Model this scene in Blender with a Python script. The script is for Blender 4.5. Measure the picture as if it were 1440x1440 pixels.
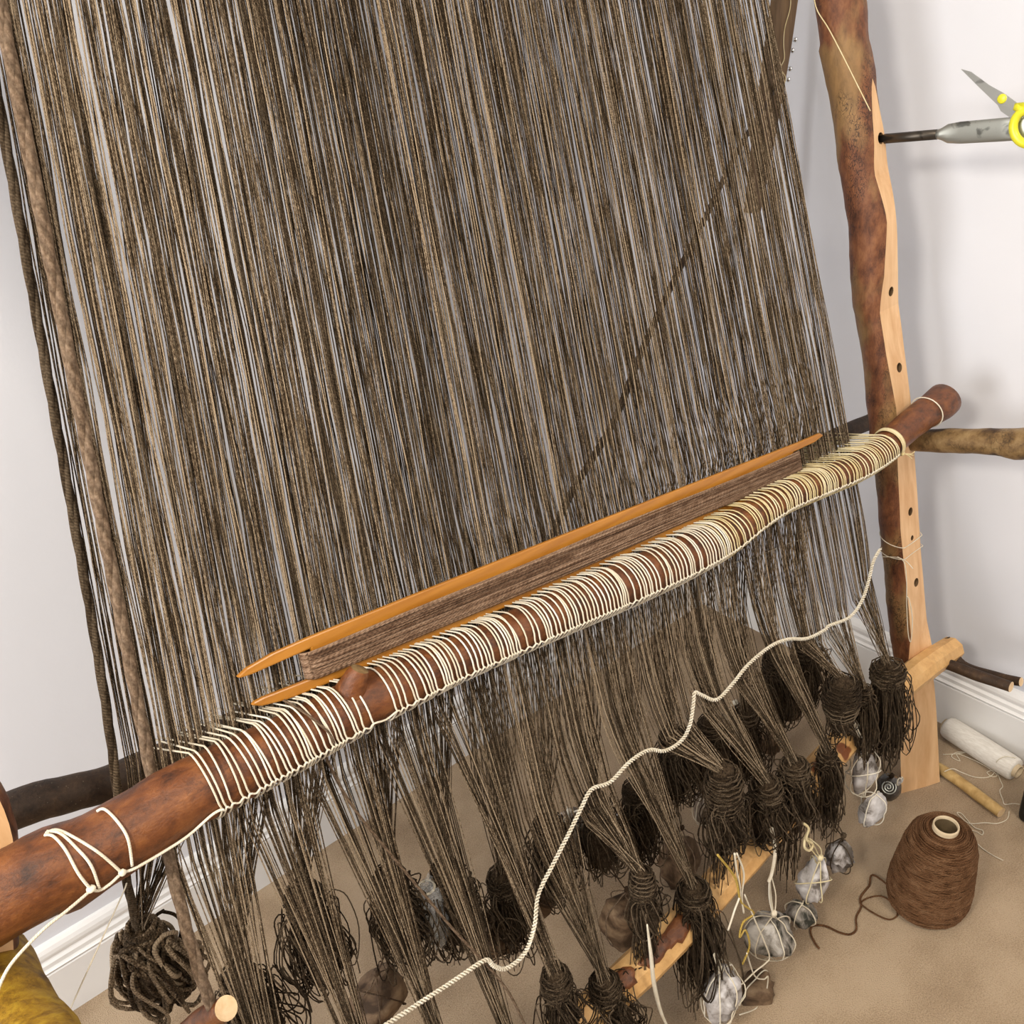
import bpy, math, random
from mathutils import Vector, Matrix, noise

for o in list(bpy.data.objects):
    bpy.data.objects.remove(o, do_unlink=True)
scene = bpy.context.scene
COL = scene.collection
V = Vector
PI = math.pi

# ------------------------------------------------------------------ camera
# The room: left wall is the plane y = 0, right wall the plane x = 0, floor z = 0, metres.
CAM_LOC = V((-1.623, -1.410, 1.500))
CR = V((0.77386, -0.62357, -0.11083)).normalized()
CW = V((0.5079, 0.7160, -0.4801)).normalized()
CU = CR.cross(CW).normalized()
CR = CW.cross(CU).normalized()
FPX = 1250.0
cam_d = bpy.data.cameras.new('camera')
cam_d.sensor_width = 36.0
cam_d.lens = 36.0 * FPX / 1440.0
cam_d.clip_start = 0.02
cam = bpy.data.objects.new('camera', cam_d)
COL.objects.link(cam)
M = Matrix((( CR.x, CU.x, -CW.x, CAM_LOC.x),
            ( CR.y, CU.y, -CW.y, CAM_LOC.y),
            ( CR.z, CU.z, -CW.z, CAM_LOC.z),
            (0, 0, 0, 1)))
cam.matrix_world = M
scene.camera = cam

# ------------------------------------------------------------------ world and lights
world = bpy.data.worlds.new('world')
scene.world = world
world.use_nodes = True
bg = world.node_tree.nodes['Background']
bg.inputs['Color'].default_value = (0.84, 0.90, 1.0, 1)
bg.inputs['Strength'].default_value = 0.38

def lamp(name, loc, target, energy, size, color):
    l = bpy.data.lights.new(name, 'AREA')
    l.shape = 'DISK'
    l.size = size
    l.energy = energy
    l.color = color
    ob = bpy.data.objects.new(name, l)
    ob.location = loc
    d = V(target) - V(loc)
    ob.rotation_euler = d.to_track_quat('-Z', 'Y').to_euler()
    COL.objects.link(ob)
    return ob
lamp('room_lamp', (-2.50, -1.34, 2.12), (-0.6, -0.5, 0.8), 25, 0.32, (1.0, 0.915, 0.79))
lamp('ceiling_lamp', (-0.9, -2.3, 2.42), (-0.8, -0.9, 0.0), 30, 0.6, (1.0, 0.89, 0.73))
wl = lamp('wall_fill_light', (-4.15, -0.85, 1.45), (-0.3, -0.3, 1.2), 76, 1.1, (1.0, 0.98, 0.95))  # added soft fill light, brightens the wall behind the warp
wl.data.shape = 'RECTANGLE'; wl.data.size_y = 1.3

scene.view_settings.view_transform = 'Standard'
scene.view_settings.look = 'None'
scene.view_settings.gamma = 1.0
scene.view_settings.use_curve_mapping = False
scene.view_settings.exposure = 0.12

# ------------------------------------------------------------------ helpers
def ray(px, py):
    return CW + CR * ((px - 720) / FPX) - CU * ((py - 720) / FPX)
def atY(px, py, y):
    d = ray(px, py); return CAM_LOC + d * ((y - CAM_LOC.y) / d.y)
def atX(px, py, x):
    d = ray(px, py); return CAM_LOC + d * ((x - CAM_LOC.x) / d.x)
def atZ(px, py, z):
    d = ray(px, py); return CAM_LOC + d * ((z - CAM_LOC.z) / d.z)
LEAN = 0.203
def atL(px, py, off):                       # point on a plane parallel to the leaning loom
    n = V((0, 1, -LEAN)); q = V((0, -0.797 + off, 0)); d = ray(px, py)
    return CAM_LOC + d * (n.dot(q - CAM_LOC) / n.dot(d))
def loomY(z, off=0.0):
    return -0.797 + LEAN * z + off

class MB:
    def __init__(s):
        s.v = []; s.f = []; s.uv = []; s.mi = []; s.rnd = []; s.cur = 0.5
    def addv(s, p):
        s.v.append((p[0], p[1], p[2])); s.rnd.append(s.cur); return len(s.v) - 1
    def face(s, idx, uv=None, mi=0):
        s.f.append(tuple(idx)); s.uv.append(uv if uv else [(0, 0)] * len(idx)); s.mi.append(mi)
    def box(s, lo, hi, mi=0):
        x0, y0, z0 = lo; x1, y1, z1 = hi
        b = [s.addv(p) for p in ((x0,y0,z0),(x1,y0,z0),(x1,y1,z0),(x0,y1,z0),(x0,y0,z1),(x1,y0,z1),(x1,y1,z1),(x0,y1,z1))]
        for q in ((3,2,1,0),(4,5,6,7),(0,1,5,4),(1,2,6,5),(2,3,7,6),(3,0,4,7)):
            s.face([b[i] for i in q], None, mi)
    def tube(s, pts, r, n=6, caps=True, closed=False, uvs=1.0, twist=0.0, mi=0, capmi=None, rnd=None):
        if rnd is not None: s.cur = rnd
        pts = [V(p) for p in pts]; m = len(pts)
        rr = r if isinstance(r, (list, tuple)) else [r] * m
        tans = []
        for i in range(m):
            a = pts[(i - 1) % m] if (closed or i > 0) else pts[0]
            b = pts[(i + 1) % m] if (closed or i < m - 1) else pts[-1]
            t = b - a
            tans.append(t.normalized() if t.length > 1e-9 else V((0, 0, 1)))
        t0 = tans[0]
        ref = V((0, 0, 1)) if abs(t0.z) < 0.9 else V((1, 0, 0))
        u = t0.cross(ref).normalized()
        rings = []; L = 0.0; lens = []
        for i in range(m):
            t = tans[i]
            u = (u - t * u.dot(t))
            if u.length < 1e-6: u = t.cross(V((0.3, 0.5, 0.8)))
            u.normalize(); w = t.cross(u)
            if i: L += (pts[i] - pts[i - 1]).length
            lens.append(L)
            rings.append([s.addv(pts[i] + (u * math.cos(2 * PI * k / n + twist * L) + w * math.sin(2 * PI * k / n + twist * L)) * rr[i]) for k in range(n)])
        rng = range(m) if closed else range(m - 1)
        for i in rng:
            j = (i + 1) % m
            la = lens[i]; lb = lens[j] if j else L + (pts[0] - pts[-1]).length
            for k in range(n):
                k2 = (k + 1) % n
                s.face((rings[i][k], rings[i][k2], rings[j][k2], rings[j][k]),
                       [(la * uvs, k / n), (la * uvs, (k + 1) / n), (lb * uvs, (k + 1) / n), (lb * uvs, k / n)], mi)
        if caps and not closed:
            cm = mi if capmi is None else capmi
            s.face(list(reversed(rings[0])), [(0.5, 0.5)] * n, cm)
            s.face(rings[-1], [(0.5, 0.5)] * n, cm)
        return rings
    def lathe(s, prof, c, axis=(0, 0, 1), n=32, mi=0):
        a = V(axis).normalized(); c = V(c)
        ref = V((1, 0, 0)) if abs(a.x) < 0.9 else V((0, 1, 0))
        u = a.cross(ref).normalized(); w = a.cross(u)
        rings = []
        for (r, z) in prof:
            rings.append([s.addv(c + a * z + (u * math.cos(2 * PI * k / n) + w * math.sin(2 * PI * k / n)) * r) for k in range(n)])
        for i in range(len(prof) - 1):
            for k in range(n):
                k2 = (k + 1) % n
                s.face((rings[i][k], rings[i][k2], rings[i + 1][k2], rings[i + 1][k]),
                       [(prof[i][1], k / n), (prof[i][1], (k + 1) / n), (prof[i + 1][1], (k + 1) / n), (prof[i + 1][1], k / n)], mi)
        return rings
    def prism(s, poly, d):                 # closed polygon (list of points) swept by vector d
        d = V(d); n = len(poly)
        a = [s.addv(V(p)) for p in poly]; b = [s.addv(V(p) + d) for p in poly]
        s.face(list(reversed(a))); s.face(b)
        for i in range(n):
            j = (i + 1) % n
            s.face((a[i], a[j], b[j], b[i]))
    def build(s, name, mats, parent=None, smooth=True, loc=None):
        me = bpy.data.meshes.new(name)
        me.from_pydata(s.v, [], s.f)
        if not isinstance(mats, (list, tuple)): mats = [mats]
        for m in mats: me.materials.append(m)
        ul = me.uv_layers.new(name='UVMap')
        flat = []
        for fu in s.uv:
            for q in fu: flat.extend(q)
        ul.data.foreach_set('uv', flat)
        me.polygons.foreach_set('material_index', s.mi)
        me.polygons.foreach_set('use_smooth', [bool(smooth)] * len(s.f))
        at = me.attributes.new('rnd', 'FLOAT', 'POINT')
        at.data.foreach_set('value', s.rnd)
        me.update()
        o = bpy.data.objects.new(name, me)
        COL.objects.link(o)
        if parent: attach(o, parent)
        return o

def attach(o, parent):
    o.parent = parent
    inv = Matrix.Identity(4); p = parent
    while p is not None:
        inv = inv @ Matrix.Translation(-V(p.location)); p = p.parent
    o.matrix_parent_inverse = inv

def tag(o, label, cat, group=None):
    o['label'] = label; o['category'] = cat
    if group: o['group'] = group
    return o
def thing(name, label, cat, loc=(0, 0, 0), group=None):
    o = bpy.data.objects.new(name, None)
    o.empty_display_size = 0.05
    o.location = loc
    COL.objects.link(o)
    return tag(o, label, cat, group)
def struct(o):
    o['kind'] = 'structure'; return o
def stuff(o):
    o['kind'] = 'stuff'; return o

def spline(pts, per=6, closed=False):
    pts = [V(p) for p in pts]; n = len(pts); out = []
    rng = range(n) if closed else range(n - 1)
    for i in rng:
        if closed:
            p0, p1, p2, p3 = pts[(i - 1) % n], pts[i], pts[(i + 1) % n], pts[(i + 2) % n]
        else:
            p0, p1, p2, p3 = pts[max(i - 1, 0)], pts[i], pts[i + 1], pts[min(i + 2, n - 1)]
        for k in range(per):
            t = k / per
            out.append(0.5 * ((2 * p1) + (p2 - p0) * t + (2 * p0 - 5 * p1 + 4 * p2 - p3) * t * t + (3 * p1 - p0 - 3 * p2 + p3) * t ** 3))
    if not closed: out.append(pts[-1])
    return out

def resample(pts, step):
    pts = [V(p) for p in pts]; out = [pts[0]]; acc = 0.0
    for a, b in zip(pts, pts[1:]):
        L = (b - a).length
        if L < 1e-9: continue
        t = step - acc
        while t <= L:
            out.append(a.lerp(b, t / L)); t += step
        acc = L - (t - step)
    if (out[-1] - pts[-1]).length > step * 0.3: out.append(pts[-1])
    return out

def helix_strands(mb, path, rad, sr, strands, pitch, segs=8, sides=5, rnds=None):
    pts = resample(path, pitch / segs)
    m = len(pts)
    t = (pts[1] - pts[0]).normalized()
    ref = V((0, 0, 1)) if abs(t.z) < 0.9 else V((1, 0, 0))
    u = t.cross(ref).normalized()
    frames = []
    for i in range(m):
        t = (pts[min(i + 1, m - 1)] - pts[max(i - 1, 0)]).normalized()
        u = (u - t * u.dot(t)).normalized(); frames.append((u.copy(), t.cross(u)))
    for k in range(strands):
        q = []
        for i in range(m):
            a = 2 * PI * (i / segs + k / strands)
            q.append(pts[i] + (frames[i][0] * math.cos(a) + frames[i][1] * math.sin(a)) * rad)
        mb.tube(q, sr, sides, rnd=(rnds[k] if rnds else random.random()))

def nz(x, y, z=0.0):
    return noise.noise(V((x, y, z)))

# ------------------------------------------------------------------ materials
def new_mat(name):
    m = bpy.data.materials.new(name); m.use_nodes = True
    nt = m.node_tree; b = nt.nodes['Principled BSDF']
    return m, nt, b
def N(nt, kind, **kw):
    n = nt.nodes.new(kind)
    for k, v in kw.items():
        if k in n.inputs.keys(): n.inputs[k].default_value = v
        else: setattr(n, k, v)
    return n
def ramp(nt, stops):
    r = nt.nodes.new('ShaderNodeValToRGB')
    els = r.color_ramp.elements
    while len(els) < len(stops): els.new(0.5)
    for e, (p, c) in zip(els, stops):
        e.position = p; e.color = (c[0], c[1], c[2], 1)
    return r
def coords(nt, src='Object', scale=(1, 1, 1), rot=(0, 0, 0)):
    tc = nt.nodes.new('ShaderNodeTexCoord'); mp = nt.nodes.new('ShaderNodeMapping')
    mp.inputs['Scale'].default_value = scale; mp.inputs['Rotation'].default_value = rot
    nt.links.new(tc.outputs[src], mp.inputs['Vector'])
    return mp.outputs['Vector']
def bump(nt, b, height, strength=0.3, dist=0.002):
    bp = nt.nodes.new('ShaderNodeBump')
    bp.inputs['Strength'].default_value = strength; bp.inputs['Distance'].default_value = dist
    nt.links.new(height, bp.inputs['Height']); nt.links.new(bp.outputs['Normal'], b.inputs['Normal'])
def noisy(name, stops, scale=(20, 20, 20), src='Object', detail=5, rough=0.7, bstr=0.3, bdist=0.002, nscale=1.0, distort=0.0, spec=0.3, coat=0.0):
    m, nt, b = new_mat(name)
    vec = coords(nt, src, scale)
    n = N(nt, 'ShaderNodeTexNoise', Scale=nscale, Detail=detail, Roughness=0.6, Distortion=distort)
    nt.links.new(vec, n.inputs['Vector'])
    r = ramp(nt, stops)
    nt.links.new(n.outputs['Fac'], r.inputs['Fac']); nt.links.new(r.outputs['Color'], b.inputs['Base Color'])
    b.inputs['Roughness'].default_value = rough
    b.inputs['Specular IOR Level'].default_value = spec
    if coat: b.inputs['Coat Weight'].default_value = coat; b.inputs['Coat Roughness'].default_value = 0.35
    if bstr: bump(nt, b, n.outputs['Fac'], bstr, bdist)
    return m

def bark_mat(name, stops, patch=None, scale=(30, 8), crack=0.5, rough=0.6, spec=0.35, speck=None, axis=(1, 1, 1)):
    """bark: UV = (metres along, turn around)"""
    m, nt, b = new_mat(name)
    vec = coords(nt, 'Object', axis)
    n1 = N(nt, 'ShaderNodeTexNoise', Scale=scale[0], Detail=9.0, Roughness=0.72, Distortion=0.15)
    nt.links.new(vec, n1.inputs['Vector'])
    r = ramp(nt, stops); nt.links.new(n1.outputs['Fac'], r.inputs['Fac'])
    col = r.outputs['Color']
    n2 = N(nt, 'ShaderNodeTexNoise', Scale=scale[1], Detail=3.0, Roughness=0.5)
    nt.links.new(vec, n2.inputs['Vector'])
    if patch:
        mx = N(nt, 'ShaderNodeMix', data_type='RGBA')
        rp = ramp(nt, [(patch[1], (0, 0, 0)), (patch[2], (1, 1, 1))])
        nt.links.new(n2.outputs['Fac'], rp.inputs['Fac']); nt.links.new(rp.outputs['Color'], mx.inputs['Factor'])
        nt.links.new(col, mx.inputs['A'])
        r2 = ramp(nt, [(0.3, [c * 0.55 for c in patch[0]]), (0.7, patch[0])])
        nt.links.new(n1.outputs['Fac'], r2.inputs['Fac']); nt.links.new(r2.outputs['Color'], mx.inputs['B'])
        col = mx.outputs['Result']
    # cracked network
    vo = N(nt, 'ShaderNodeTexVoronoi', feature='DISTANCE_TO_EDGE', Scale=scale[0] * 2.2)
    dv = N(nt, 'ShaderNodeTexNoise', Scale=scale[0] * 1.5, Detail=3.0)
    nt.links.new(vec, dv.inputs['Vector'])
    ad = N(nt, 'ShaderNodeVectorMath', operation='MULTIPLY_ADD')
    nt.links.new(dv.outputs['Color'], ad.inputs[0]); ad.inputs[1].default_value = (0.04, 0.04, 0.04); nt.links.new(vec, ad.inputs[2])
    nt.links.new(ad.outputs[0], vo.inputs['Vector'])
    rc = ramp(nt, [(0.0, (0, 0, 0)), (0.09, (1, 1, 1))]); nt.links.new(vo.outputs['Distance'], rc.inputs['Fac'])
    mk = N(nt, 'ShaderNodeMix', data_type='RGBA', blend_type='MULTIPLY'); 
    nm = N(nt, 'ShaderNodeTexNoise', Scale=scale[1] * 1.7, Detail=2.0); nt.links.new(vec, nm.inputs['Vector'])
    rm = ramp(nt, [(0.5, (0, 0, 0)), (0.62, (crack,) * 3)]); nt.links.new(nm.outputs['Fac'], rm.inputs['Fac'])
    nt.links.new(rm.outputs['Color'], mk.inputs['Factor'])
    nt.links.new(col, mk.inputs['A']); nt.links.new(rc.outputs['Color'], mk.inputs['B'])
    col = mk.outputs['Result']
    if speck:
        sv = N(nt, 'ShaderNodeTexVoronoi', Scale=speck[1]); nt.links.new(vec, sv.inputs['Vector'])
        rs = ramp(nt, [(0.0, (1, 1, 1)), (speck[2], (0, 0, 0))]); nt.links.new(sv.outputs['Distance'], rs.inputs['Fac'])
        ms = N(nt, 'ShaderNodeMix', data_type='RGBA'); nt.links.new(rs.outputs['Color'], ms.inputs['Factor'])
        nt.links.new(col, ms.inputs['A']); ms.inputs['B'].default_value = (*speck[0], 1)
        col = ms.outputs['Result']
    nt.links.new(col, b.inputs['Base Color'])
    b.inputs['Roughness'].default_value = rough; b.inputs['Specular IOR Level'].default_value = spec
    bump(nt, b, n1.outputs['Fac'], 0.55, 0.004)
    return m

def yarn_mat(name, dark, mid, light, freq=260, rough=0.95, bstr=0.6, var=(90, 90, 60), sheen=0.25, plyv=1.0, lo=0.25, hi=0.8):
    """twisted yarn; UV = (metres along, turn around), attribute rnd = one value for each strand"""
    m, nt, b = new_mat(name)
    uv = nt.nodes.new('ShaderNodeUVMap'); uv.uv_map = 'UVMap'
    sx = nt.nodes.new('ShaderNodeSeparateXYZ'); nt.links.new(uv.outputs['UV'], sx.inputs[0])
    a = N(nt, 'ShaderNodeMath', operation='MULTIPLY_ADD'); nt.links.new(sx.outputs['X'], a.inputs[0]); a.inputs[1].default_value = freq
    v2 = N(nt, 'ShaderNodeMath', operation='MULTIPLY'); nt.links.new(sx.outputs['Y'], v2.inputs[0]); v2.inputs[1].default_value = 2.0
    ph = nt.nodes.new('ShaderNodeAttribute'); ph.attribute_name = 'rnd'
    pa = N(nt, 'ShaderNodeMath', operation='MULTIPLY_ADD'); nt.links.new(ph.outputs['Fac'], pa.inputs[0]); pa.inputs[1].default_value = 37.0
    nt.links.new(v2.outputs[0], pa.inputs[2]); nt.links.new(pa.outputs[0], a.inputs[2])
    tw = N(nt, 'ShaderNodeMath', operation='MULTIPLY'); nt.links.new(a.outputs[0], tw.inputs[0]); tw.inputs[1].default_value = 2 * PI
    sn = N(nt, 'ShaderNodeMath', operation='SINE'); nt.links.new(tw.outputs[0], sn.inputs[0])
    vec = coords(nt, 'Object', var)
    n = N(nt, 'ShaderNodeTexNoise', Scale=1.0, Detail=3.0, Roughness=0.6); nt.links.new(vec, n.inputs['Vector'])
    at = nt.nodes.new('ShaderNodeAttribute'); at.attribute_name = 'rnd'
    s1 = N(nt, 'ShaderNodeMath', operation='MULTIPLY_ADD'); nt.links.new(at.outputs['Fac'], s1.inputs[0]); s1.inputs[1].default_value = 0.55
    nt.links.new(n.outputs['Fac'], s1.inputs[2])
    s2 = N(nt, 'ShaderNodeMath', operation='SUBTRACT'); nt.links.new(s1.outputs[0], s2.inputs[0]); s2.inputs[1].default_value = 0.275
    r = ramp(nt, [(lo, dark), (0.5, mid), (hi, light)])
    nt.links.new(s2.outputs[0], r.inputs['Fac'])
    mu = N(nt, 'ShaderNodeMapRange'); nt.links.new(sn.outputs[0], mu.inputs['Value'])
    mu.inputs['From Min'].default_value = -1; mu.inputs['To Min'].default_value = 1.0 - 0.35 * plyv; mu.inputs['To Max'].default_value = 1.0
    mx = N(nt, 'ShaderNodeMix', data_type='RGBA', blend_type='MULTIPLY'); mx.inputs['Factor'].default_value = 1.0
    nt.links.new(r.outputs['Color'], mx.inputs['A']); nt.links.new(mu.outputs['Result'], mx.inputs['B'])
    nt.links.new(mx.outputs['Result'], b.inputs['Base Color'])
    b.inputs['Roughness'].default_value = rough; b.inputs['Specular IOR Level'].default_value = 0.12
    b.inputs['Sheen Weight'].default_value = sheen; b.inputs['Sheen Roughness'].default_value = 0.5
    b.inputs['Sheen Tint'].default_value = (*light, 1)
    bump(nt, b, sn.outputs[0], bstr, 0.0006)
    return m

MAT = {}
def wall_mat(name, c):
    m, nt, b = new_mat(name)
    vec = coords(nt, 'Object', (1, 1, 1))
    n = N(nt, 'ShaderNodeTexNoise', Scale=2.0, Detail=4.0); nt.links.new(vec, n.inputs['Vector'])
    r = ramp(nt, [(0.3, [x * 0.95 for x in c]), (0.7, c)]); nt.links.new(n.outputs['Fac'], r.inputs['Fac'])
    nt.links.new(r.outputs['Color'], b.inputs['Base Color'])
    n2 = N(nt, 'ShaderNodeTexNoise', Scale=160.0, Detail=3.0); nt.links.new(vec, n2.inputs['Vector'])
    b.inputs['Roughness'].default_value = 0.85; b.inputs['Specular IOR Level'].default_value = 0.2
    bump(nt, b, n2.outputs['Fac'], 0.12, 0.001)
    return m
MAT['wall'] = wall_mat('wall_paint', (0.725, 0.735, 0.785))
MAT['white_gloss'] = noisy('white_gloss_paint', [(0.3, (0.74, 0.73, 0.72)), (0.7, (0.82, 0.81, 0.80))], (4, 4, 4), rough=0.38, bstr=0.05, spec=0.5)
MAT['ceiling'] = wall_mat('ceiling_paint', (0.82, 0.81, 0.79))
def carpet_mat():
    m, nt, b = new_mat('carpet')
    vec = coords(nt, 'Object', (1, 1, 1))
    n = N(nt, 'ShaderNodeTexNoise', Scale=420.0, Detail=3.0, Roughness=0.7); nt.links.new(vec, n.inputs['Vector'])
    n2 = N(nt, 'ShaderNodeTexNoise', Scale=7.0, Detail=4.0); nt.links.new(vec, n2.inputs['Vector'])
    mm = N(nt, 'ShaderNodeMath', operation='MULTIPLY_ADD'); nt.links.new(n2.outputs['Fac'], mm.inputs[0]); mm.inputs[1].default_value = 0.8
    nt.links.new(n.outputs['Fac'], mm.inputs[2])
    r = ramp(nt, [(0.62, (0.22, 0.145, 0.082)), (0.88, (0.385, 0.275, 0.170)), (1.0, (0.46, 0.34, 0.222))])
    nt.links.new(mm.outputs[0], r.inputs['Fac']); nt.links.new(r.outputs['Color'], b.inputs['Base Color'])
    b.inputs['Roughness'].default_value = 1.0; b.inputs['Specular IOR Level'].default_value = 0.05
    b.inputs['Sheen Weight'].default_value = 0.2
    bump(nt, b, n.outputs['Fac'], 0.9, 0.004)
    return m
MAT['carpet'] = carpet_mat()
MAT['rod_bark'] = bark_mat('smooth_red_brown_bark', [(0.30, (0.026, 0.008, 0.003)), (0.5, (0.135, 0.041, 0.010)), (0.74, (0.27, 0.098, 0.025))], axis=(0.75, 1.2, 1.2), scale=(46, 9), crack=0.35, rough=0.42, spec=0.45)
MAT['upright_bark'] = bark_mat('cracked_red_brown_bark', [(0.30, (0.035, 0.011, 0.005)), (0.5, (0.150, 0.052, 0.020)), (0.72, (0.27, 0.115, 0.047))], patch=((0.31, 0.175, 0.068), 0.48, 0.58), scale=(52, 11), crack=0.9, rough=0.5, axis=(1.2, 1.2, 0.55))
MAT['dark_bark'] = bark_mat('dark_speckled_bark', [(0.3, (0.012, 0.007, 0.004)), (0.55, (0.05, 0.027, 0.014)), (0.8, (0.13, 0.075, 0.035))], scale=(45, 12), crack=0.5, rough=0.6, speck=((0.25, 0.20, 0.14), 210, 0.13))
MAT['birch'] = bark_mat('tan_mottled_bark', [(0.3, (0.03, 0.016, 0.008)), (0.5, (0.20, 0.12, 0.05)), (0.75, (0.36, 0.25, 0.12))], patch=((0.05, 0.025, 0.012), 0.56, 0.64), scale=(36, 14), crack=0.5, rough=0.5)
MAT['mossy'] = bark_mat('golden_mossy_bark', [(0.3, (0.09, 0.035, 0.006)), (0.5, (0.34, 0.19, 0.015)), (0.7, (0.52, 0.34, 0.03))], patch=((0.10, 0.045, 0.015), 0.56, 0.66), scale=(55, 14), crack=0.3, rough=0.6)
def wood(name, a, bcol, sc=(60, 60, 5), rough=0.55, spec=0.3):
    return noisy(name, [(0.3, a), (0.7, bcol)], sc, detail=6, rough=rough, bstr=0.25, bdist=0.001, distort=0.4, spec=spec)
MAT['cut'] = wood('pale_cut_wood', (0.60, 0.34, 0.16), (0.78, 0.52, 0.29), (50, 50, 4))
MAT['cut_x'] = bark_mat('pale_peeled_wood', [(0.3, (0.48, 0.25, 0.085)), (0.55, (0.68, 0.41, 0.165)), (0.8, (0.76, 0.51, 0.24))], patch=((0.28, 0.09, 0.03), 0.63, 0.65), scale=(22, 10), crack=0.1, rough=0.5)
MAT['stick_wood'] = wood('yellowish_peeled_stick', (0.30, 0.175, 0.055), (0.58, 0.40, 0.17), (40, 40, 40))
MAT['end'] = wood('pale_sawn_end', (0.62, 0.42, 0.22), (0.78, 0.58, 0.36), (80, 80, 80))
MAT['shuttle'] = wood('orange_varnished_wood', (0.31, 0.115, 0.012), (0.45, 0.19, 0.024), (6, 90, 90), rough=0.32, spec=0.5)
MAT['stick'] = wood('weathered_stick_wood', (0.08, 0.045, 0.022), (0.20, 0.125, 0.065), (60, 60, 6))
MAT['yarn'] = yarn_mat('grey_brown_wool', (0.030, 0.019, 0.010), (0.135, 0.092, 0.055), (0.42, 0.32, 0.215), freq=330, var=(520, 520, 260), lo=0.30, hi=0.70)
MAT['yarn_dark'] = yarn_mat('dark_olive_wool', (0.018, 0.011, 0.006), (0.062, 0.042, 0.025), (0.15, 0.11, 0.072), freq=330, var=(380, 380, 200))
MAT['rope'] = yarn_mat('fluffy_brown_rope', (0.055, 0.033, 0.019), (0.125, 0.082, 0.052), (0.225, 0.16, 0.11), freq=60, var=(420, 420, 300))
MAT['cone'] = yarn_mat('brown_cone_wool', (0.075, 0.033, 0.014), (0.150, 0.072, 0.033), (0.23, 0.125, 0.065), freq=200, var=(40, 40, 60))
MAT['shuttle_yarn'] = yarn_mat('taupe_shuttle_wool', (0.085, 0.045, 0.026), (0.19, 0.115, 0.072), (0.30, 0.20, 0.135), freq=160, var=(60, 300, 300), plyv=0.5)
MAT['cotton'] = yarn_mat('cream_cotton', (0.66, 0.58, 0.44), (0.76, 0.69, 0.55), (0.84, 0.79, 0.68), freq=420, rough=0.7, bstr=0.3, sheen=0.1, plyv=0.35)
MAT['cotton_yellow'] = yarn_mat('yellowish_cotton', (0.62, 0.50, 0.26), (0.72, 0.61, 0.36), (0.80, 0.71, 0.48), freq=420, rough=0.7, bstr=0.3, sheen=0.1, plyv=0.35)
MAT['yellow_yarn'] = yarn_mat('mustard_yarn', (0.42, 0.27, 0.05), (0.55, 0.38, 0.09), (0.66, 0.48, 0.15), freq=200, rough=0.8, sheen=0.1)
def stone_mat(name, a, b_, c, s=26, rough=0.7, spec=0.3):
    return noisy(name, [(0.40, a), (0.50, b_), (0.64, c)], (s, s, s), detail=8, rough=rough, bstr=0.6, bdist=0.004, distort=0.5, spec=spec)
MAT['stone_white'] = stone_mat('white_quartz_stone', (0.12, 0.10, 0.085), (0.42, 0.39, 0.375), (0.68, 0.66, 0.665))
MAT['stone_grey'] = stone_mat('grey_stone_with_dark_blotches', (0.03, 0.03, 0.022), (0.24, 0.215, 0.185), (0.52, 0.49, 0.45), 30)
MAT['stone_brown'] = stone_mat('brown_stone', (0.05, 0.028, 0.014), (0.13, 0.08, 0.045), (0.25, 0.17, 0.10), 22)
MAT['stone_pale'] = stone_mat('pale_buff_stone', (0.16, 0.12, 0.09), (0.34, 0.28, 0.22), (0.52, 0.45, 0.38), 24)
MAT['stone_dark'] = stone_mat('dark_glossy_fossil', (0.012, 0.010, 0.009), (0.035, 0.03, 0.027), (0.10, 0.09, 0.085), 30, rough=0.25, spec=0.6)
def metal(name, c, rough, met=1.0):
    m, nt, b = new_mat(name)
    vec = coords(nt, 'Object', (30, 30, 30))
    n = N(nt, 'ShaderNodeTexNoise', Scale=1.5, Detail=5.0, Distortion=0.5); nt.links.new(vec, n.inputs['Vector'])
    r = ramp(nt, [(0.30, [x * 0.40 for x in c]), (0.40, c)]); nt.links.new(n.outputs['Fac'], r.inputs['Fac'])
    nt.links.new(r.outputs['Color'], b.inputs['Base Color'])
    b.inputs['Metallic'].default_value = met; b.inputs['Roughness'].default_value = rough
    return m
MAT['iron'] = metal('dark_iron', (0.07, 0.06, 0.05), 0.42, 0.8)
MAT['steel'] = metal('scuffed_steel', (0.50, 0.51, 0.47), 0.38, 0.9)
MAT['blade'] = metal('scissor_steel', (0.42, 0.42, 0.40), 0.4, 0.8)
MAT['bright'] = metal('bright_nail_steel', (0.85, 0.85, 0.85), 0.2, 1.0)
MAT['yellow_plastic'] = noisy('yellow_plastic', [(0.3, (0.70, 0.66, 0.03)), (0.7, (0.80, 0.76, 0.05))], (20, 20, 20), rough=0.35, bstr=0.02, spec=0.5)
MAT['black'] = noisy('black_plastic', [(0.3, (0.006, 0.006, 0.007)), (0.7, (0.012, 0.012, 0.013))], (20, 20, 20), rough=0.45, bstr=0.05)
MAT['card'] = noisy('beige_cardboard', [(0.3, (0.50, 0.39, 0.25)), (0.7, (0.62, 0.50, 0.34))], (60, 60, 60), rough=0.8, bstr=0.1)
MAT['card_shaded'] = noisy('shaded_cardboard_inside', [(0.3, (0.10, 0.07, 0.035)), (0.7, (0.15, 0.105, 0.055))], (60, 60, 60), rough=0.9, bstr=0.1)  # same cardboard, with the shade down the tube put into its colour
MAT['white_roll'] = noisy('wound_white_thread', [(0.3, (0.62, 0.58, 0.52)), (0.7, (0.78, 0.75, 0.70))], (300, 60, 300), rough=0.9, bstr=0.3, bdist=0.001)
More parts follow.
